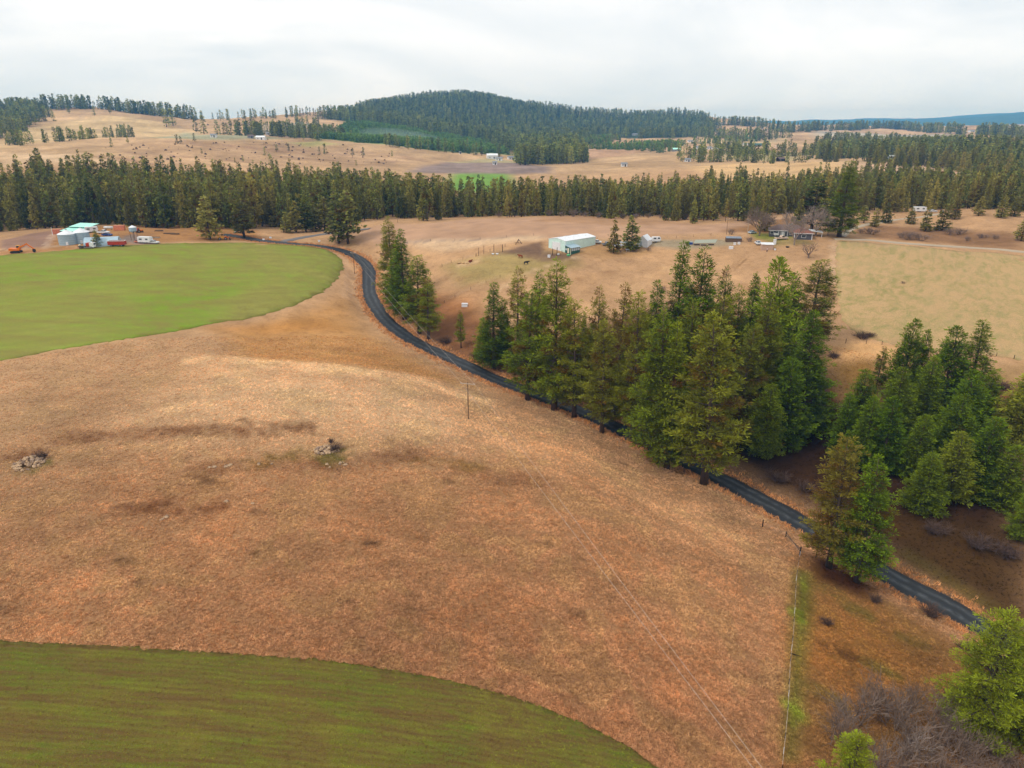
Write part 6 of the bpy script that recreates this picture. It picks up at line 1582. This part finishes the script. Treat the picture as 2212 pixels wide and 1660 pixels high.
for k, (x, y, s) in enumerate([(452,1012,.8),(463,1010,.9),(486,1009,.8),(492,1008,.9),(497,1006,.9),(515,1014,.5),(560,1004,1.0),(588,1003,.6),(708,1004,.8),(712,1010,.6),(735,1003,.8),(745,1006,.9),(742,1000,.5),(490,1085,.9),(358,1118,.8),(350,1123,.7),(546,1088,.6)]):
    rock((x, y), s, ["pale rock %s" % t for t in ("first of the row left of the stone heap", "second of the row left of the stone heap", "third of the row left of the stone heap", "fourth of the row left of the stone heap", "last of the row left of the stone heap", "small and dark under the rock row", "alone between rock row and stone heap", "small one left of the stone heap", "just below the stone heap", "lowest below the stone heap", "right below the stone heap", "farthest right below the stone heap", "highest right of the stone heap", "above the dull patch", "under the dull patch", "leftmost under the dull patch", "right of the dull patch")][k])

# ------------------------------------------------------------------ bare trees and shrubs
def bare_mesh(seed, H, spread, stems, trunk_h, r0, levels=3, kids=4, mat=None, name="twigs"):
    rd = random.Random(seed); tb, br = MB(), MB()
    def grow(p, d, L, r, lev, mb):
        pts = [p]; rs = [r]; q = p
        for k in range(2):
            d = (d + Vector((rd.uniform(-.22, .22), rd.uniform(-.22, .22), rd.uniform(-.05, .16)))).normalized(); q = q + d * (L / 2); pts.append(q); rs.append(r * (1 - .4 * (k + 1) / 2))
        mb.tube(pts, rs, 5 if lev == levels else 3, False)
        if lev == 0: return
        for k in range(kids + (1 if lev == levels else 0)):
            t = rd.uniform(.35, 1); b = pts[0].lerp(pts[1], t * 2) if t < .5 else pts[1].lerp(pts[2], t * 2 - 1)
            a = rd.uniform(0, 6.28); u = d.orthogonal().normalized(); w = d.cross(u); nd = (d * rd.uniform(.5, .95) + (u * math.cos(a) + w * math.sin(a)) * rd.uniform(.45, .85) + Vector((0, 0, .12))).normalized()
            grow(b, nd, L * rd.uniform(.5, .72), r * .5, lev - 1, br)
    for s in range(stems):
        a = rd.uniform(0, 6.28); tilt = spread * rd.uniform(.3, 1) if stems > 1 else .05
        d = Vector((math.cos(a) * tilt, math.sin(a) * tilt, 1)).normalized(); base = Vector((rd.uniform(-.3, .3), rd.uniform(-.3, .3), -.2)) * (1 if stems > 1 else .1)
        if trunk_h: base.z = -.3; tb.tube([base, base + Vector((0, 0, trunk_h))], [r0 * 1.5, r0 * 1.2], 7); start = base + Vector((0, 0, trunk_h))
        else: start = base
        if trunk_h:
            for k in range(6):
                a2 = 6.28 * k / 6 + rd.uniform(-.3, .3); dd = Vector((math.cos(a2) * spread, math.sin(a2) * spread, 1)).normalized(); grow(start - Vector((0, 0, rd.uniform(0, trunk_h * .35))), dd, H * .45 * rd.uniform(.8, 1.1), r0 * .7, levels, br)
        else: grow(start, d, H * .5 * rd.uniform(.7, 1.1), r0, levels, tb)
    return tb.mesh("trunk", mat), br.mesh(name, mat)
BARE = {'tree': bare_mesh(1, 11, .85, 1, 2.2, .2, 3, 6, M_TWIG), 'tree2': bare_mesh(2, 11, .65, 1, 2.6, .2, 3, 5, M_TWIG_PALE), 'small': bare_mesh(3, 5, .9, 1, 1.3, .13, 3, 3, M_TWIG),
        'shrub': bare_mesh(4, 3.2, .8, 11, 0, .035, 2, 5, M_TWIG), 'shrub2': bare_mesh(5, 3.2, .6, 12, 0, .03, 2, 5, M_TWIG), 'dead': bare_mesh(6, 4.4, .8, 3, 0, .09, 3, 4, M_TWIG_PALE)}
M_RTWIG = bark_material("rusty_twigs", (.05, .028, .02), (.14, .08, .055)); BARE['rust'] = bare_mesh(7, 2.0, .9, 18, 0, .035, 2, 6, M_RTWIG)
HB = {'tree': 10.5, 'tree2': 11, 'small': 4.6, 'shrub': 3.0, 'shrub2': 3.2, 'dead': 4.6, 'rust': 1.9}
def bare(key, p, h, wide, label, name="bare_shrub", cat="shrub", group=None, rz=None):
    o = empty(name, p, random.uniform(0, 6.28) if rz is None else rz); s = h / HB[key]; o.scale = (s * wide, s * wide, s); tag(o, label, cat, group)
    link(bpy.data.objects.new("trunk" if 'tree' in key or key == 'small' else "stems", BARE[key][0]), o); link(bpy.data.objects.new("twigs", BARE[key][1]), o); return o
def bare_px(key, foot, top, wide, label, **kw):
    p = hit(*foot); return bare(key, p, top_z(p, foot[0], top) - p.z, wide, label, **kw)
BT = dict(name="bare_tree", cat="tree", group="bare farm trees")
bare_px('tree', (1640, 510), 446, 1.15, "round bare tree on the green lawn left of the house", **BT); bare_px('tree2', (1715, 530), 462, 1.0, "pale bare tree right in front of the house", **BT); bare_px('tree2', (1762, 511), 437, 1.05, "big bare tree behind the house's right end", **BT); bare_px('tree', (1788, 508), 462, .8, "bare tree next to the tall fir's left side", **BT); bare_px('small', (1746, 558), 520, 1.2, "small twisted bare tree in the pasture below the house", **BT)
bare_px('tree2', (1700, 500), 450, .8, "bare tree just behind the house roof", **BT)
SH = dict(group="bare shrubs")
for foot, top, w, lab in [((1579,507),488,1.4,"grey bare bush beside the left garden pole"),((1620,523),505,1.2,"reddish bare bush left of the white car"),((1880,506),484,2.2,"grey brush right of the tall fir, nearest the track"),((1860,504),490,1.8,"low grey brush at the foot of the tall fir"),((1963,518),490,2.3,"largest grey thicket below the white camper"),((1985,520),494,2.0,"grey thicket right of the largest one"),((1945,514),496,1.6,"grey thicket left of the largest one"),((2052,508),488,1.8,"grey brush left of two on the bare slope"),((2072,507),484,2.0,"grey brush right of two on the bare slope"),((2120,515),499,2.2,"low brush in the middle of the bare slope"),((2150,517),504,2.0,"low brush at the right of the bare slope"),((2090,521),506,1.6,"low brush by the field track"),((1372,545),534,1.3,"dry weed clump left of the white table"),((1400,543),530,1.2,"dry weed clump before the greenhouse"),((1340,545),536,1.2,"dry weed clump right of the office"),((1950,614),604,1.2,"tiny bush in the mown field"),((1430,632),610,1.3,"pale shrub in the pasture above the grove")]:
    bare_px('shrub' if len(lab) % 2 else 'shrub2', foot, top, w, lab, **SH)
for foot, top, w, lab in [((1862,732),712,1.7,"rusty bush at the mown field's lower corner"),((1880,728),714,1.5,"second rusty bush at the mown field's lower corner"),((1801,774),756,1.5,"brown bush at the edge of the hollow"),((2165,840),818,2.2,"wide rusty bush near the right picture edge"),((2140,838),824,1.5,"small rusty bush left of the wide one"),((90,992),968,1.3,"rusty bush beside the left stone heap"),((724,974),952,1.3,"rusty bush beside the middle stone heap"),((716,958),942,.8,"thin rusty weeds above the middle stone heap"),((2020,1150),1120,1.8,"brown bush below the right-hand stand"),((2110,1180),1150,2.0,"brown bush in the shaded hollow, left one"),((2170,1200),1165,1.8,"brown bush in the shaded hollow, right one"),((1680,1040),1012,1.6,"brown undergrowth under the grove's right end"),((1740,1060),1035,1.6,"brown undergrowth beside the road pair"),((960,742),724,1.8,"brown undergrowth by the thin young pine"),((1030,775),758,1.6,"brown undergrowth at the grove's left end"),((2010,1330),1300,1.4,"rusty bush on the near road verge"),((1890,1300),1280,1.3,"rusty weeds below the roadside pair"),((1785,1350),1330,1.2,"dark weeds in the orange patch"),((2090,1405),1380,1.5,"weeds on the verge by the corner pines")]:
    bare_px('rust', foot, top, w, lab, name="rusty_shrub", group="rusty shrubs")
rd = random.Random(9); th = []
names_ = ["front left", "left", "upper left", "middle", "upper middle", "lower middle", "right", "upper right", "lower right", "far right", "bottom", "bottom left", "bottom right", "corner"]
for k, (x, y, t, w) in enumerate([(1815,1600,1500,1.1),(1850,1560,1460,1.1),(1880,1530,1448,1.0),(1930,1570,1462,1.2),(1960,1535,1450,1.0),(1960,1630,1525,1.2),(2030,1600,1500,1.2),(2040,1550,1470,1.1),(2080,1650,1550,1.2),(2140,1640,1560,1.2),(2010,1690,1580,1.2),(1900,1680,1560,1.1),(2120,1700,1600,1.2),(2200,1690,1600,1.2)]):
    bare_px('shrub' if k % 2 else 'shrub2', (x, y), t, w, "grey brown bare shrub in the lower right thicket, %s" % names_[k], group="lower right thicket")
bare_px('dead', (1935, 1625), 1530, 1.1, "pale dead shrub with twisted limbs in the lower right thicket", name="dead_shrub", group="lower right thicket")
o = root_at("fallen_branch", (1712, 1416), 100, "dark fallen branch across the field fence", "branch"); m = MB(); m.tube([(-.3, -1.2, .1), (0, 0, .25), (.2, 1.3, .12)], [.05, .08, .03], 5); m.build("limb", M_DWOOD, o); m = MB(); m.tube([(0, 0, .25), (.5, .5, .3)], [.05, .02], 4); m.tube([(0, -.5, .2), (-.5, 0, .3)], [.04, .02], 4); m.build("twigs", M_DWOOD, o)
# purple grey brush along the forest edge
for k, az in enumerate(np.linspace(-1, 14.5, 17)):
    x, y = polar(az, float(np.interp(az, [-1, 3, 7, 10, 14.5], [398, 399, 402, 410, 404])) + rd.uniform(-4, 4)); bare('shrub' if k % 2 else 'shrub2', (x, y, gz(x, y)), rd.uniform(3.5, 6), rd.uniform(1.2, 1.7), "purple grey leafless brush at the forest edge behind the mint barn", name="edge_brush", group="leafless brush at the forest edge")

# ------------------------------------------------------------------ far buildings
def far_house(px, wpx, deg, label, mw=None, mr=None, tall=1.0, cat="house", name="far_house"):
    p = hit(*px); d = math.hypot(p.x, p.y); L = wpx / FD * d; w = min(L * .7, 11); e = 3.2 * tall
    o = root_at(name, px, deg, label, cat, "far buildings", p=p)
    gable(o, w, L, e, e + w * .22, mw or M_WHITE, mr or M_STEEL, .4, .25); panel(o, "door", 'x+', (L * .15, 1.3), 1.6, 2.6, M_DARK, w/2, .08); panel(o, "door", 'x-', (L * .15, 1.3), 1.6, 2.6, M_DARK, w/2, .08)
    window(o, 'x+', (-L * .25, 1.8), 1.5, 1.1, w/2); window(o, 'x-', (-L * .25, 1.8), 1.5, 1.1, w/2)
for a in [((462,297),11,85,"white house left of the far smoky farmstead"),((542,299),12,70,"grey barn of the smoky farmstead",M_STEEL,M_SHINGLE),((564,302),17,88,"long white barn of the smoky farmstead",M_WHITE,M_WROOF),((579,292),8,60,"small white building above the long far barn"),
          ((1063,343),22,80,"large white barn on the valley farm",M_WHITE,M_WROOF,1.5),((1078,347),14,95,"white shed beside the large valley barn"),((1104,345),14,70,"grey roofed house on the valley farm",M_WHITE,M_SOLAR),((1069,356),9,90,"small white shed below the valley farm"),
          ((994,333),4,80,"tiny white hut on the brown brow"),((1236,288),9,60,"white house against the mountain forest"),((1371,293),10,80,"white house on the upper tan clearing"),((1461,327),16,85,"teal roofed barn in the far valley",M_STEEL,M_TEALROOF),((1348,360),12,90,"white shed above the forest band"),
          ((1491,308),10,90,"white trailer on the far tan slope"),((1511,323),16,88,"row house left of the far settlement"),((1532,323),10,88,"white house in the middle of the far settlement"),((1545,325),10,75,"white house right in the far settlement"),((1485,350),12,90,"white tent shed at the pale field's left"),
          ((1609,315),10,80,"pale house among the far pines"),((1636,317),17,80,"dark roofed barn among the far pines",M_STEEL,M_DGREEN),((1681,321),14,80,"pinkish house among the far pines",M_BEIGE,M_BEIGE),((1686,349),14,75,"dark log cabin with white gable at the pale field",M_DWOOD,M_SHINGLE),
          ((1854,302),13,85,"white house left of the far store row"),((1900,303),26,88,"long white building in the far store row",M_WHITE,M_WROOF),((1936,302),15,88,"white building at the right of the far store row"),((2062,298),12,80,"white house below the horizon wood"),((2098,286),9,80,"pale house in the horizon wood"),((1925,344),10,85,"pale shed in the right tree belt",M_PALEGLASS,M_WROOF),((1801,318),8,85,"white hut near the far road"),((2178,311),14,85,"white house at the far right pasture")]:
    far_house(*a)
FR = spline([(p.x, p.y) for p in hits([(1818,327),(1811,316),(1808,305),(1813,298)])], 8)
ribbon("far_road", FR, interp(FR[:, 0], FR[:, 1]), 5, M_TRACK, .5, "pale road climbing through the far settlement")
# brush speckle on the brown hillside
PROTO['bush'] = ((None, mesh_np("bush_crown", *(lambda q: (q[1], q[2], 4))(conifer(seed=70, H=2.2, R=1.4, base=.02, kind='round', whorl=.7, nbr=4, tuft_gap=.8, needles=3, nl=.9, nw=.35, branch_geo=False)), M_RTWIG)), 2.2, 1.4)
p = hit(646, 346); o = empty("hill_bush", p); tag(o, "brown bush on the bare hillside", "bush"); link(bpy.data.objects.new("crown", PROTO['bush'][0][1]), o); link(bpy.data.objects.new("stems", BARE['rust'][0]), o); SOURCES['bush'] = [o.children[0]]
bxx, byy = scatter([dpx(*q) for q in [(250,312),(420,305),(620,306),(760,322),(900,340),(880,362),(560,352),(300,345)]], 13, 81); kk = RNG.random(len(bxx)) < .3
stuff_instances("hillside_brush", bxx[kk], byy[kk], RNG.uniform(.5, 1.7, kk.sum()), ['bush'], "brown bushes speckling the bare hillside", "brush", 82, 1.3)
bxx, byy = scatter([dpx(*q) for q in [(420,262),(600,262),(720,266),(700,285),(600,280),(430,278)]], 26, 83); kk = RNG.random(len(bxx)) < .3
stuff_instances("upper_hillside_brush", bxx[kk], byy[kk], RNG.uniform(1, 3, kk.sum()), ['bush'], "scattered bushes on the upper bare hills", "brush", 84, 1.2)

# ------------------------------------------------------------------ smoke lying over the far farmstead
ms = bpy.data.materials.new("chimney_smoke"); ms.use_nodes = True; ms.node_tree.nodes.clear(); so = ms.node_tree.nodes.new("ShaderNodeOutputMaterial"); sv = ms.node_tree.nodes.new("ShaderNodeVolumePrincipled")
sv.inputs['Color'].default_value = (.8, .9, 1, 1); sv.inputs['Density'].default_value = .0028; ms.node_tree.links.new(sv.outputs[0], so.inputs['Volume'])
for k, (px, r, zup, rx, ry, rz, lab) in enumerate([((610, 285), 1420, 18, 75, 40, 17, "blue smoke drifting over the far farmstead"), ((870, 297), 1440, 16, 85, 40, 15, "thin smoke drifting before the young plantation")]):
    az_, t_ = ray(*px); c = Vector((r * math.sin(az_), r * math.cos(az_), CAM_Z + r * t_)); m = MB(); m.ball((0, 0, 0), rx, ry, rz, 20, 12); o = m.build("smoke", ms, None, True); o.location = c; o.rotation_euler = (0, .12 if k else -.05, 0); tag(o, lab, "smoke", kind="stuff")

# ------------------------------------------------------------------ look-alikes told apart by their place in the row
ORD = ["first", "second", "third", "fourth", "fifth", "sixth", "seventh", "eighth", "ninth", "tenth", "eleventh", "twelfth", "thirteenth", "fourteenth", "fifteenth", "sixteenth", "seventeenth", "eighteenth", "nineteenth", "twentieth"]
seen_ = {}
for o in list(COL.objects):
    if o.parent is None and "label" in o and o.get("kind") is None: seen_.setdefault(o["label"], []).append(o)
for lab, os_ in seen_.items():
    if len(os_) > 1:
        os_.sort(key=lambda q: math.atan2(q.location.x, q.location.y))
        for i, q in enumerate(os_):
            q["label"] = ("%s, %s from left" % (lab.replace(" in the forest front", " of the forest front").replace("cone shaped", "conical").replace("rusty tinged round pine", "rusty round pine").replace("grain bin farmyard", "grain bins"), ORD[i])) if i < len(ORD) else lab
